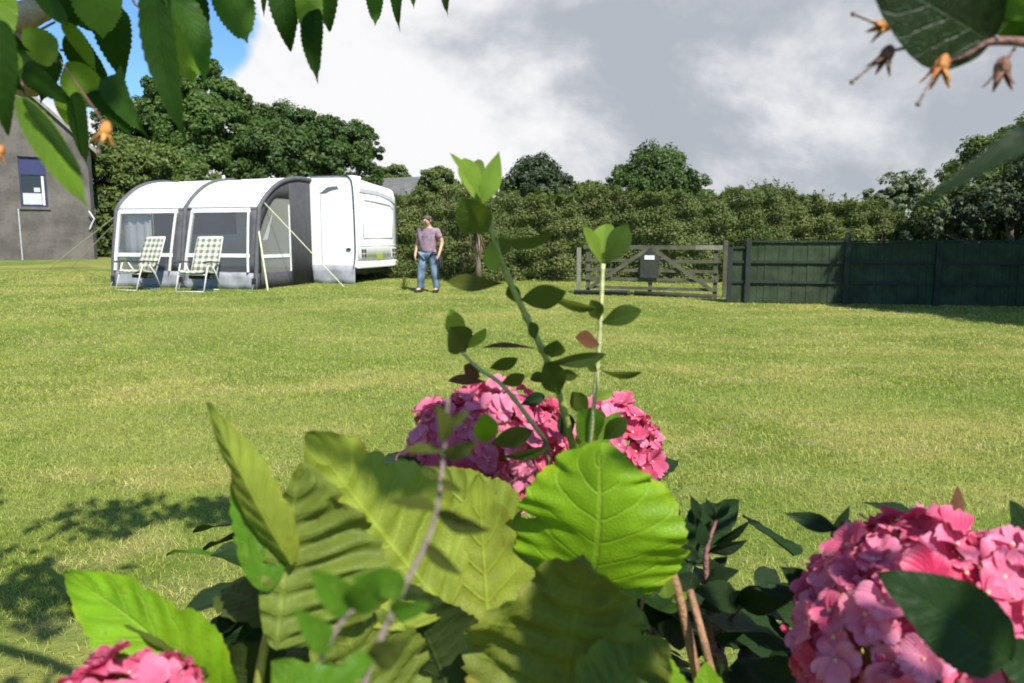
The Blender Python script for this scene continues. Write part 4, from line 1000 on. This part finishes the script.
lf((292, 566, .46), (208, 402, .46), .27, 145, hy_olive, shape='ovate', curl=-.7, fold=.5, corr=.03, veins=8, nu=56, nv=12, wave=.03, side=.04)
lf((268, 592, .46), (232, 478, .48), .42, 22, hy_green, shape='ovate', curl=.5, fold=.45, corr=.025, veins=7, nu=48, nv=12)
lf((276, 600, .47), (246, 486, .50), .34, -50, hy_dark, shape='ovate', curl=.3, fold=.2)
lf((283, 622, .50), (221, 592, .54), .66, 30, hy_old_shade, shape='ovate', curl=.9, fold=.3, nu=30)
lf((232, 716, .50), (64, 572, .50), .42, -22, hy_bright, shape='ovate', curl=1.2, fold=.22, corr=.03, veins=8, serr=.05, nser=24, nu=64, nv=14, side=-.10, label='long yellow-green leaf curving over the bottom left flower head')
lf((212, 676, .488), (104, 612, .488), .17, 20, hy_old_shade, shape='ovate', curl=1.0, fold=.5, nu=30)
lf((100, 645, .52), (44, 566, .53), .30, 60, hy_dark, shape='ovate', curl=.3, fold=.35)
lf((498, 735, .56), (478, 474, .60), .46, 184, hy_olive, shape='ovate', curl=.5, fold=-.10, corr=.02, veins=9, nu=64, nv=14, wave=.05, label='upright yellow-green leaf between the two largest leaves')
lf((520, 560, .62), (425, 468, .64), .70, 170, hy_olive, shape='ovate', curl=.5, fold=-.1, corr=.03, veins=8, nu=50, nv=12)
lf((450, 700, .52), (395, 585, .50), .8, 150, hy_dark, shape='ovate', curl=.6)
lf((400, 740, .50), (330, 600, .47), .75, 190, hy_old_shade, shape='ovate', curl=.6, corr=.04, fold=-.15, nu=48)
lf((300, 740, .52), (232, 640, .50), .6, 160, hy_dark, shape='ovate', curl=.7)
lf((350, 760, .44), (270, 660, .42), .7, 15, hy_green, shape='ovate', curl=.7, corr=.03)
lf((590, 720, .46), (668, 640, .46), .9, 178, hy_old_shade, shape='ovate', curl=.8, corr=.04, fold=-.2)
lf((660, 740, .52), (668, 655, .54), .7, 10, hy_bright, shape='ovate', curl=.5, serr=.1, nser=14, nu=40)
lf((715, 740, .55), (706, 662, .57), .6, 0, hy_bright, shape='ovate', curl=.5, serr=.1, nser=14, nu=40)
lf((620, 620, .66), (690, 560, .70), .7, 20, hy_dark, shape='ovate', curl=.4)
lf((660, 560, .72), (740, 500, .75), .5, 20, hy_dark, shape='ovate', curl=.4)
lf((420, 480, .70), (398, 456, .72), .7, 20, hy_dark, shape='ovate', curl=.4)
lf((560, 470, .70), (620, 412, .72), .4, 30, hy_green, shape='ovate', curl=.4)
fh = flower_head(hyd, P(492, 450, .76), .080, .060, 190, .027, 1, ry=.07, label='rounded pink head behind the olive leaves')
flower_head(hyd, P(616, 450, .82), .042, .050, 100, .025, 2, ry=.05, label='smaller pink head beside the bright leaf')
flower_head(hyd, P(124, 734, .45), .046, .040, 90, .025, 3, label='pink head in the bottom left corner')
flower_head(hyd, P(304, 480, .80), .008, .010, 5, .020, 4, label='single small pink blossom')
G0 = hyd.location
stem(hyd, [G0+Vector((.02, .1, 0)), P(500, 640, .78), P(492, 480, .77)], (.006, .003), stem_brown, world=True)
stem(hyd, [G0+Vector((.05, .12, 0)), P(650, 640, .80), P(618, 490, .82)], (.006, .003), stem_brown, world=True)
stem(hyd, [G0+Vector((-.1, 0, 0)), P(150, 820, .6), P(122, 770, .58)], (.006, .003), stem_brown, world=True)
stem(hyd, [P(236, 900, .55), P(254, 720, .50), P(264, 650, .485), P(276, 598, .472)], (.005, .0018), stem_green, world=True)
stem(hyd, [P(640, 610, .62), P(656, 535, .63)], .0022, stem_brown, world=True); stem(hyd, [P(652, 530, .6), P(676, 585, .6), P(700, 690, .6)], (.0035, .004), stem_brown, world=True)
stem(hyd, [P(722, 720, .58), P(706, 650, .58), P(690, 590, .6)], (.0035, .003), stem_brown, world=True)
stem(hyd, [G0, P(560, 900, .55), P(556, 735, .51)], (.006, .0015), stem_green, world=True); stem(hyd, [G0, P(460, 760, .56), P(452, 640, .53)], (.004, .0012), stem_green, world=True)
stem(hyd, [P(650, 800, .6), P(650, 680, .61), P(634, 600, .605)], (.005, .0015), stem_green, world=True)
def fill(parent, cx, cy, rx, ry, z0, z1, n, mat, size, seed, wr=.6, shape='ovate'):
    rg = random.Random(seed); it = []; top = []
    for i in range(n):
        a = rg.uniform(0, 6.283); r = math.sqrt(rg.random()); k = rg.random(); z = z0+(z1-z0)*(1-(1-k)**1.2); sh = 1-.35*k
        b = Vector((cx+rx*r*math.cos(a)*sh, cy+ry*r*math.sin(a)*sh, z)); d = Vector((math.cos(a)*.9, math.sin(a)*.9, rg.uniform(-.5, .35))); L = size*rg.uniform(.6, 1.2)
        it.append((b, b+d.normalized()*L, wr*rg.uniform(.8, 1.1), rg.uniform(-30, 30), (0, 0, 1), dict(nu=14, nv=4, curl=rg.uniform(.2, 1), fold=.15, corr=.02, shape=shape, rg=rg)))
    return leaf_cloud(parent, it, mat)
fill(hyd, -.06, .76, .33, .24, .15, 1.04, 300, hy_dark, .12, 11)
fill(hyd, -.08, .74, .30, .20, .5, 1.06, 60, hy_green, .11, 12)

# ================= hydrangea at the right
hy2 = thing('hydrangea_bush', ground(.32, .66), 0, 'hydrangea at the bottom right, one very large pink head crossed by a dark leaf', 'hydrangea', 'pink hydrangeas in the foreground')
flower_head(hy2, P(935, 640, .53), .090, .080, 220, .031, 21, ry=.07, label='very large pink head in the bottom right corner')
add_leaf(hy2, (1010, 660, .40), (878, 572, .40), .52, 12, hy_dark, shape='ovate', curl=.6, fold=.1, nu=40, nv=12, label='dark leaf lying across the big pink head')
add_leaf(hy2, (950, 530, .56), (958, 486, .58), .3, 30, ev_red, shape='ovate', curl=.6)
add_leaf(hy2, (925, 520, .57), (862, 503, .60), .35, 60, ev_deep, shape='ellip', curl=.4)
add_leaf(hy2, (1040, 560, .6), (1010, 500, .6), .5, 20, hy_dark, shape='ovate')
add_leaf(hy2, (1060, 690, .45), (985, 640, .45), .6, 20, hy_dark, shape='ovate')
stem(hy2, [hy2.location, P(910, 800, .56), P(935, 705, .53)], (.007, .0035), stem_brown, world=True)
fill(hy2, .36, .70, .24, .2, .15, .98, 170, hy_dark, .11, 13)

# ================= tall evergreen shoots standing in front of the hedge
sh = thing('evergreen_shrub', ground(.03, .72), 0, 'slender evergreen shrub with two tall leafy shoots rising above the middle pink flowers', 'shrub')
S = lambda *a, **k: stem(sh, *a, **k)
S([(488, 212, .60), (500, 258, .60), (524, 312, .61), (546, 358, .62), (560, 395, .64), (578, 470, .68)], (.0019, .0032), stem_green, knots=7)
S([(603, 264, .63), (600, 330, .63), (594, 405, .64), (585, 480, .68)], (.0017, .0022), stem_pale, knots=9)
S([(455, 345, .64), (478, 368, .64), (505, 388, .65), (545, 440, .68)], (.0012, .0022), stem_pale)
S([P(578, 470, .68), P(590, 640, .72), sh.location], (.0032, .006), stem_brown, world=True)
S([P(545, 440, .68), P(590, 640, .72)], (.0022, .004), stem_brown, world=True)
e = lambda *a, **k: add_leaf(sh, *a, **dict(dict(shape='obovate', serr=.01, corr=.008, veins=6, fold=.25, nu=24, nv=8, curl=.4, wave=.02), **k))
e((484, 205, .60), (450, 153, .58), .22, 50, ev_young); e((480, 206, .60), (499, 151, .60), .38, 20, ev_young, shape='ellip'); e((478, 206, .60), (464, 158, .62), .36, 10, ev_young); e((483, 206, .6), (474, 162, .64), .4, -30, ev_young)
e((487, 232, .60), (461, 197, .56), .55, -10, ev_leaf, curl=.9); e((492, 236, .60), (552, 234, .58), .30, 55, ev_leaf, curl=1.0); e((490, 240, .60), (496, 272, .585), .45, 20, ev_young, curl=.5); e((496, 262, .61), (506, 236, .63), .4, 20, ev_leaf)
e((505, 283, .61), (447, 282, .58), .26, 15, hy_old_shade, curl=-.5); e((520, 300, .61), (566, 292, .58), .42, 10, ev_leaf, curl=.6); e((545, 290, .63), (598, 308, .60), .22, 50, ev_leaf, curl=.8)
e((523, 306, .61), (508, 286, .62), .5, 0, ev_leaf); e((535, 340, .61), (530, 322, .60), .6, 30, ev_leaf); e((540, 350, .62), (482, 348, .60), .16, 60, ev_red); e((548, 362, .62), (606, 354, .60), .26, 25, ev_leaf, curl=.7)
e((552, 358, .62), (556, 340, .60), .7, 10, ev_leaf); e((556, 372, .63), (578, 376, .62), .5, 20, ev_leaf); e((550, 375, .63), (530, 380, .62), .5, 20, ev_leaf); e((560, 395, .63), (545, 362, .60), .5, 10, ev_leaf)
e((602, 266, .63), (583, 226, .61), .32, 40, ev_young); e((604, 266, .63), (627, 224, .62), .52, 12, ev_leaf, curl=.6); e((603, 262, .63), (606, 224, .66), .42, -20, ev_young)
e((600, 324, .63), (642, 310, .61), .42, -10, ev_leaf, curl=.7); e((600, 320, .63), (591, 300, .61), .5, 10, ev_leaf); e((598, 368, .63), (642, 372, .60), .20, 50, ev_leaf, curl=.8); e((600, 345, .63), (575, 338, .61), .5, 30, ev_red); e((597, 372, .63), (586, 362, .62), .5, 20, ev_leaf)
e((460, 346, .64), (450, 309, .62), .45, 10, ev_young); e((465, 352, .64), (450, 327, .60), .55, 15, ev_leaf); e((462, 350, .64), (486, 328, .62), .35, 40, ev_young); e((489, 368, .64), (518, 358, .62), .36, 20, ev_leaf, curl=.6)
e((486, 382, .65), (448, 381, .62), .24, 30, ev_red); e((480, 378, .65), (464, 365, .64), .7, 10, ev_red); e((500, 384, .65), (525, 375, .64), .5, 20, ev_leaf)
e((486, 444, .66), (484, 413, .63), .5, 10, hy_bright); e((490, 444, .66), (533, 430, .64), .40, 10, ev_leaf, curl=.6); e((500, 456, .66), (548, 448, .64), .25, 40, ev_leaf, curl=.6); e((598, 440, .68), (578, 410, .64), .55, 15, hy_green); e((603, 440, .68), (626, 417, .66), .5, 10, ev_leaf); e((588, 415, .68), (572, 392, .67), .6, 0, ev_leaf); e((592, 400, .66), (612, 392, .66), .5, 0, ev_young)
e((520, 405, .66), (545, 395, .66), .5, 0, ev_deep); e((570, 440, .7), (560, 412, .68), .5, 20, ev_deep)

# ================= shiny dark shrub right of centre
sr = thing('glossy_shrub', ground(.19, .80), 0, 'dark glossy-leaved shrub with reddish stems between the two hydrangeas', 'shrub')
q = lambda *a, **k: add_leaf(sr, *a, **dict(dict(shape='ellip', serr=.02, corr=.01, veins=6, fold=.2, nu=24, nv=8, curl=.5, wave=.03), **k))
stem(sr, [sr.location, P(720, 760, .72), P(712, 640, .70), P(706, 560, .70), P(716, 520, .71)], (.006, .0015), stem_red, world=True)
stem(sr, [P(712, 640, .70), P(750, 600, .68), P(800, 588, .62)], (.002, .001), stem_red, world=True)
stem(sr, [P(720, 760, .72), P(780, 700, .66), P(830, 600, .60), P(850, 520, .6)], (.004, .001), stem_red, world=True)
for b, t_, w, r_ in (((735, 600, .66), (797, 597, .60), .34, 10), ((700, 608, .66), (742, 590, .64), .42, 12), ((742, 604, .66), (690, 590, .62), .36, 20), ((838, 530, .60), (784, 513, .60), .32, 5), ((815, 590, .58), (779, 566, .58), .5, 0), ((850, 650, .58), (796, 630, .58), .38, 5), ((810, 600, .6), (752, 588, .6), .25, 30),
    ((712, 545, .70), (752, 518, .68), .26, 50), ((708, 552, .70), (748, 540, .68), .34, 30), ((704, 548, .7), (700, 520, .7), .5, 10), ((700, 560, .7), (675, 545, .7), .5, 10), ((706, 580, .69), (740, 570, .67), .42, -10), ((700, 590, .7), (672, 575, .68), .5, 10), ((706, 575, .7), (728, 556, .7), .5, 0),
    ((690, 600, .7), (660, 610, .66), .45, 0), ((850, 670, .6), (800, 690, .6), .5, 10), ((800, 690, .62), (748, 662, .62), .7, 10), ((790, 650, .63), (740, 632, .63), .28, 10), ((830, 540, .62), (850, 505, .62), .3, 20), ((690, 640, .66), (655, 625, .64), .6, 15), ((700, 520, .72), (690, 495, .72), .4, 20), ((716, 520, .71), (730, 500, .71), .4, 20), ((716, 522, .71), (706, 498, .72), .4, -20),
    ((730, 680, .62), (690, 668, .6), .5, 10), ((712, 640, .7), (745, 632, .68), .3, 20), ((680, 520, .74), (665, 500, .74), .5, 20)):
    q(b, t_, w, r_, ev_deep)
q((668, 598, .6), (662, 572, .6), .7, 0, ev_young, shape='ovate'); q((672, 602, .6), (690, 592, .6), .5, 10, ev_young); q((660, 610, .6), (684, 606, .6), .35, 20, ev_leaf)
fill(sr, .26, .86, .16, .14, .1, .90, 260, ev_deep, .055, 14, .5, 'ellip')

# ================= blurred twig right by the lens
tw = thing('hairy_twig', ground(-.03, .34), 0, 'thin grey-brown twig with small soft leaves crossing in front of the large olive leaves', 'twig')
stem(tw, [(448, 398, .31), (443, 460, .31), (433, 525, .30), (402, 592, .29), (372, 660, .28), (352, 730, .28)], (.0007, .0014), stem_grey)
stem(tw, [P(352, 730, .28), P(350, 860, .29), Vector((-.06, .36, .5)), tw.location], (.0024, .004), stem_grey, world=True)
stem(tw, [(402, 592, .29), (352, 610, .28), (320, 660, .28)], (.0012, .0009), stem_grey)
v_ = lambda *a, **k: add_leaf(tw, *a, **dict(dict(shape='ovate', serr=.05, nser=10, corr=.03, fold=.2, nu=20, nv=8, curl=.6), **k))
for b, t_, w, r_, m_ in (((446, 440, .31), (436, 405, .30), .5, 40, hy_old_shade), ((443, 452, .31), (402, 452, .30), .35, 50, hy_old_shade), ((444, 455, .31), (478, 440, .30), .4, 30, hy_old_shade), ((448, 425, .31), (470, 410, .31), .4, 20, hy_old_shade),
    ((436, 508, .30), (388, 502, .29), .30, 30, hy_old_shade), ((438, 512, .30), (490, 530, .29), .40, 40, hy_old_shade), ((405, 588, .29), (352, 578, .27), .42, 10, hy_green), ((350, 612, .28), (310, 570, .27), .5, 10, hy_green), ((352, 610, .28), (382, 566, .27), .5, 10, hy_green), ((390, 610, .28), (432, 604, .27), .4, 20, hy_green),
    ((330, 650, .28), (295, 610, .27), .45, 10, hy_green), ((372, 660, .28), (410, 640, .27), .5, 10, hy_old_shade), ((372, 655, .28), (330, 690, .27), .5, 20, hy_green), ((425, 545, .30), (462, 575, .29), .3, 20, hy_old_shade), ((440, 480, .30), (462, 492, .30), .4, 10, hy_old_shade), ((440, 478, .30), (420, 470, .30), .4, 10, hy_old_shade)):
    v_(b, t_, w, r_, m_)

# ================= overhanging tree at the top left
tr = thing('overhanging_tree', ground(-2.6, .2), 0, 'tree whose branches of pointed toothed leaves hang into the top left corner', 'tree')
T0 = tr.location
stem(tr, [T0, T0+Vector((.1, 0, 1.2)), T0+Vector((.3, .1, 2.4)), T0+Vector((.7, .25, 3.4))], (.11, .05), bark, 'trunk', True)
stem(tr, [T0+Vector((.3, .1, 2.3)), Vector((-1.5, .45, 2.35)), Vector((-.9, .62, 1.98)), P(-20, 40, .72), P(10, 22, .7), P(55, 2, .7), P(90, -25, .7)], (.04, .003), surf('pale_bark', (.36, .26, .17), .8, .3, 30, .5), 'branch', True)
stem(tr, [T0+Vector((.4, .1, 2.7)), Vector((-1.2, .6, 2.6)), Vector((-.6, .7, 2.2)), P(200, -70, .75), P(330, -60, .78), P(450, -40, .8)], (.035, .002), stem_grey, 'branch', True)
for s_ in ([(120, -30, .66), (121, 0, .66), (118, 14, .66)], [(130, -40, .66), (133, 0, .66), (147, 12, .66), (158, 34, .66)], [(40, 30, .68), (55, 22, .68)], [(60, 50, .66), (90, 55, .66), (98, 92, .64)], [(10, 22, .7), (20, 70, .68), (25, 100, .6)], [(-5, 30, .7), (5, 30, .65)], [(170, -60, .66), (160, -20, .62)]):
    stem(tr, s_, .0011, stem_red, 'twig')
B_ = lambda *a, **k: add_leaf(tr, *a, **dict(dict(shape='tail', serr=.09, nser=15, corr=.02, veins=9, fold=.18, nu=45, nv=8, curl=.5, wave=.03), **k))
for b, t_, w, r_, m_, kw in (
    ((93, -35, .62), (103, 38, .60), .62, 170, br_lite, {}), ((112, 6, .66), (124, 80, .66), .56, 10, br_dark, dict(shape='ovate')), ((62, 22, .60), (96, 72, .62), .38, 200, br_lite, {}), ((66, 34, .64), (112, 84, .66), .58, 15, br_dark, dict(shape='ovate')),
    ((22, 30, .62), (56, 62, .6), .55, 190, br_lite, {}), ((24, 40, .66), (52, 92, .66), .6, 10, br_dark, dict(shape='ovate')), ((66, 62, .62), (96, 110, .60), .60, 185, br_lite, {}), ((116, 74, .62), (148, 138, .58), .32, 20, br_leaf, {}), ((96, 90, .62), (132, 140, .58), .36, -15, br_dark, {}),
    ((158, -28, .56), (188, 148, .52), .20, 25, br_dark, dict(curl=.8)), ((164, -12, .55), (204, 88, .55), .44, -40, br_leaf, dict(curl=.9)), ((170, 0, .6), (192, 84, .58), .5, 195, br_lite, {}), ((172, -30, .64), (211, 35, .64), .72, 10, br_dark, {}), ((216, -34, .64), (248, 44, .62), .50, 195, br_leaf, {}), ((236, -38, .68), (238, 10, .68), .6, 190, br_lite, {}),
    ((284, -28, .66), (291, 52, .66), .46, 8, br_dark, dict(shape='ovate')), ((303, -36, .64), (310, 46, .62), .34, 190, br_lite, {}), ((324, -42, .68), (330, 32, .68), .50, 10, br_dark, dict(shape='ovate')), ((315, 10, .64), (318, 84, .62), .32, 20, br_dark, {}),
    ((370, -38, .7), (375, 26, .7), .36, 190, br_leaf, {}), ((400, -32, .7), (400, 32, .7), .26, 20, br_dark, {}), ((446, -30, .7), (448, 17, .7), .3, 20, br_dark, {}), ((414, -32, .7), (414, 10, .7), .3, 20, br_leaf, {}), ((268, -30, .7), (264, 18, .7), .2, 20, br_dark, {}),
    ((16, 96, .46), (88, 208, .42), .20, 190, br_lite, dict(curl=.2, corr=.03)), ((22, 98, .45), (86, 182, .43), .13, 200, br_dark, dict(curl=.2)), ((76, 92, .58), (88, 168, .58), .28, 15, br_dark, {}), ((56, 88, .6), (70, 128, .6), .42, 190, br_lite, {}),
    ((2, 20, .5), (8, 136, .5), .30, 10, br_dark, dict(shape='ovate')), ((-10, -30, .5), (4, 46, .5), .5, 190, br_lite, {}), ((32, -14, .6), (68, 26, .6), .4, 185, br_leaf, {}), ((62, -20, .62), (76, 36, .62), .55, 10, br_dark, {}), ((24, 66, .6), (78, 108, .6), .40, 10, br_dark, {}), ((-14, 56, .55), (26, 92, .55), .7, 10, br_dark, {}), ((-8, 46, .56), (22, 80, .54), .45, 190, br_lite, {}),
    ((-10, 20, .6), (30, 52, .6), .6, 15, br_dark, {}), ((56, 50, .7), (40, 104, .7), .4, 0, br_dark, {}), ((48, -20, .72), (104, 40, .72), .45, 0, br_dark, {})):
    B_(b, t_, w*.84, r_, m_, **dict(dict(curl=random.uniform(.4, 1.3), fold=random.uniform(.15, .45), twist=random.uniform(-.5, .5)), **kw))
def crown_fill(parent, balls, n, mat, size, seed):
    rg = random.Random(seed); it = []
    for (c, r) in balls:
        for i in range(n):
            d = Vector((rg.gauss(0, 1), rg.gauss(0, 1), rg.gauss(0, 1))).normalized(); b = Vector(c)+Vector((d.x, d.y, d.z*.5))*r*rg.random()**.5; e_ = b+Vector((rg.uniform(-.5, .5), rg.uniform(-.5, .5), -rg.uniform(.4, 1))).normalized()*size*rg.uniform(.7, 1.2)
            it.append((b, e_, rg.uniform(.4, .6), rg.uniform(-60, 60), (rg.uniform(-1, 1), rg.uniform(-1, 1), .6), dict(nu=8, nv=2, shape='tail', curl=.6, fold=.2, serr=0, rg=rg)))
    return leaf_cloud(parent, it, mat)
crown_fill(tr, [((-.75, .55, 3.1), .42), ((-1.3, .4, 3.2), .5), ((-.35, .35, 3.3), .28), ((-1.5, .1, 2.9), .45), ((-1.9, .6, 3.5), .6), ((-2.2, 0, 3.4), .7), ((-1.5, .9, 3.7), .5), ((-.6, 1.25, 3.2), .33), ((-.15, 1.3, 3.25), .22)], 150, br_leaf, .11, 31)
crown_fill(tr, [((-.1, -.1, 2.7), .30), ((.15, -.1, 2.7), .25), ((-.3, .02, 2.7), .28)], 55, br_leaf, .10, 32)

# an outer spray added unseen behind the camera so that its leaves dapple the hydrangea
def shade_spray(parent, c, r, n, mat, size, seed, pts, bark_):
    stem(parent, pts, (.012, .003), bark_, 'branch', True)  # unseen branch added to carry the shading leaves
    rg = random.Random(seed); it = []
    for i in range(n):
        d = Vector((rg.gauss(0, 1), rg.gauss(0, 1), rg.gauss(0, 1))).normalized(); b = Vector(c)+d*r*rg.random()**.4; e_ = b+Vector((rg.uniform(-1, 1), rg.uniform(-1, 1), -rg.uniform(.2, .8))).normalized()*size*rg.uniform(.7, 1.2)
        it.append((b, e_, rg.uniform(.4, .6), 0, (.42, -.73, 1), dict(nu=16, nv=4, shape='tail', curl=.5, fold=.15, rg=rg)))
    leaf_cloud(parent, it, mat)
shade_spray(tr, (.30, -.09, 2.0), .24, 7, br_leaf, .10, 51, [Vector((-1.2, .3, 2.5)), Vector((-.6, -.1, 2.35)), Vector((-.1, -.2, 2.15)), Vector((.32, -.1, 2.0))], stem_grey)

# fuchsia-like husks: an orange starry cup with a long style
husk_m = surf('orange_husk', (.50, .13, .03), .6, .35, 120, .3, 400, col2=(.70, .34, .08), trans=.2); husk_b = surf('brown_husk', (.17, .075, .045), .7, .3, 120, .3, 400)
def husk(parent, at_, axis_to, size, mat, style=None, name='seed_husk'):
    c = P(*at_); a = (P(*axis_to)-c).normalized(); u = a.orthogonal().normalized(); v = a.cross(u); L = Vector(parent.location); mb = MB()
    prof_ = [(-.55, .06), (-.45, .18), (-.2, .30), (.05, .30), (.2, .27)]
    mb.grid([[c+a*(z*size)+(u*math.cos(k*math.pi/5)+v*math.sin(k*math.pi/5))*r*size-L for k in range(11)] for z, r in prof_])
    for k in range(5):
        an = k*2*math.pi/5; d = u*math.cos(an)+v*math.sin(an); s = a.cross(d)
        pts = [[c+a*(.18+t_*.55)*size+d*(.27+.16*t_+.2*t_*t_)*size+s*q*(1-t_)**.7*.17*size-L for q in (-1, 0, 1)] for t_ in (0, .3, .6, .85, 1)]
        mb.grid(pts)
    o = mb.build(name, mat, parent, True, solid=.0006)
    if style:
        e_ = P(*style); m2 = MB(); m2.tube([c+a*size*.1-L, (c+e_)/2+u*size*.05-L, e_-L], [.0009, .0007, .0006], 6); m2.ball(e_-L, .0014, 8, 6); m2.build('style', stem_grey, o, True)
    return o
husk(tr, (105, 131, .42), (101, 150, .42), .010, husk_m, (98, 152, .42)); husk(tr, (0, 152, .42), (-3, 160, .42), .007, husk_m)
stem(tr, [(60, 60, .60), (88, 100, .50), (106, 126, .42)], .0006, stem_red, 'twig')

# ================= twig at the top right
tt = thing('shrub_branch', ground(1.1, .35), 0, 'branch at the top right with broad dark leaves and small orange seed husks', 'branch')
stem(tt, [tt.location, Vector((1.0, .36, 1.1)), Vector((.75, .42, 1.72)), P(1160, 60, .42), P(1040, 44, .40), P(990, 42, .40), P(965, 55, .40), P(945, 62, .40)], (.0055, .0009), stem_red, world=True, name='stem')
U_ = lambda *a, **k: add_leaf(tt, *a, **dict(dict(shape='ovate', serr=.0, corr=.01, veins=6, fold=.1, nu=36, nv=10, curl=.5, wave=.03), **k))
U_((992, 42, .40), (868, -30, .38), .62, 8, ev_deep, label='broad dark leaf hanging over the seed husks'); U_((1000, 34, .40), (920, -40, .42), .5, 30, ev_leaf); U_((998, 10, .4), (1060, 40, .4), .6, 20, br_dark); U_((1000, -10, .4), (1040, 20, .38), .5, 10, hy_green)
U_((1110, 95, .22), (922, 206, .22), .14, 25, ev_deep, label='long slanting leaf blurred by its closeness')
for p_ in ([(992, 42, .4), (985, 10, .4), (975, -20, .4)], [(992, 42, .4), (1000, 10, .4), (1010, -20, .4)]): stem(tt, p_, .0009, stem_pale, 'twig')
husk(tt, (940, 66, .40), (936, 84, .40), .0135, husk_m, (918, 104, .39)); husk(tt, (886, 56, .40), (880, 68, .40), .011, husk_b, (852, 82, .40)); husk(tt, (884, 26, .40), (874, 30, .40), .010, husk_m, (853, 14, .40)); husk(tt, (1002, 70, .40), (1000, 84, .40), .0125, husk_b)
for p_ in ([(965, 52, .4), (950, 60, .4), (942, 62, .4)], [(960, 50, .4), (910, 48, .4), (888, 52, .4)], [(1015, 48, .4), (1008, 58, .4), (1003, 64, .4)], [(930, 30, .41), (905, 24, .405), (888, 24, .4)]): stem(tt, p_, .0008, stem_red, 'twig')

shade_spray(tt, (.62, -.14, 1.98), .20, 10, ev_leaf, .08, 52, [tt.location, Vector((1.05, .1, 1.0)), Vector((.95, -.05, 1.7)), Vector((.62, -.15, 2.0))], stem_red)  # unseen leaves added so the right pink head falls in shade
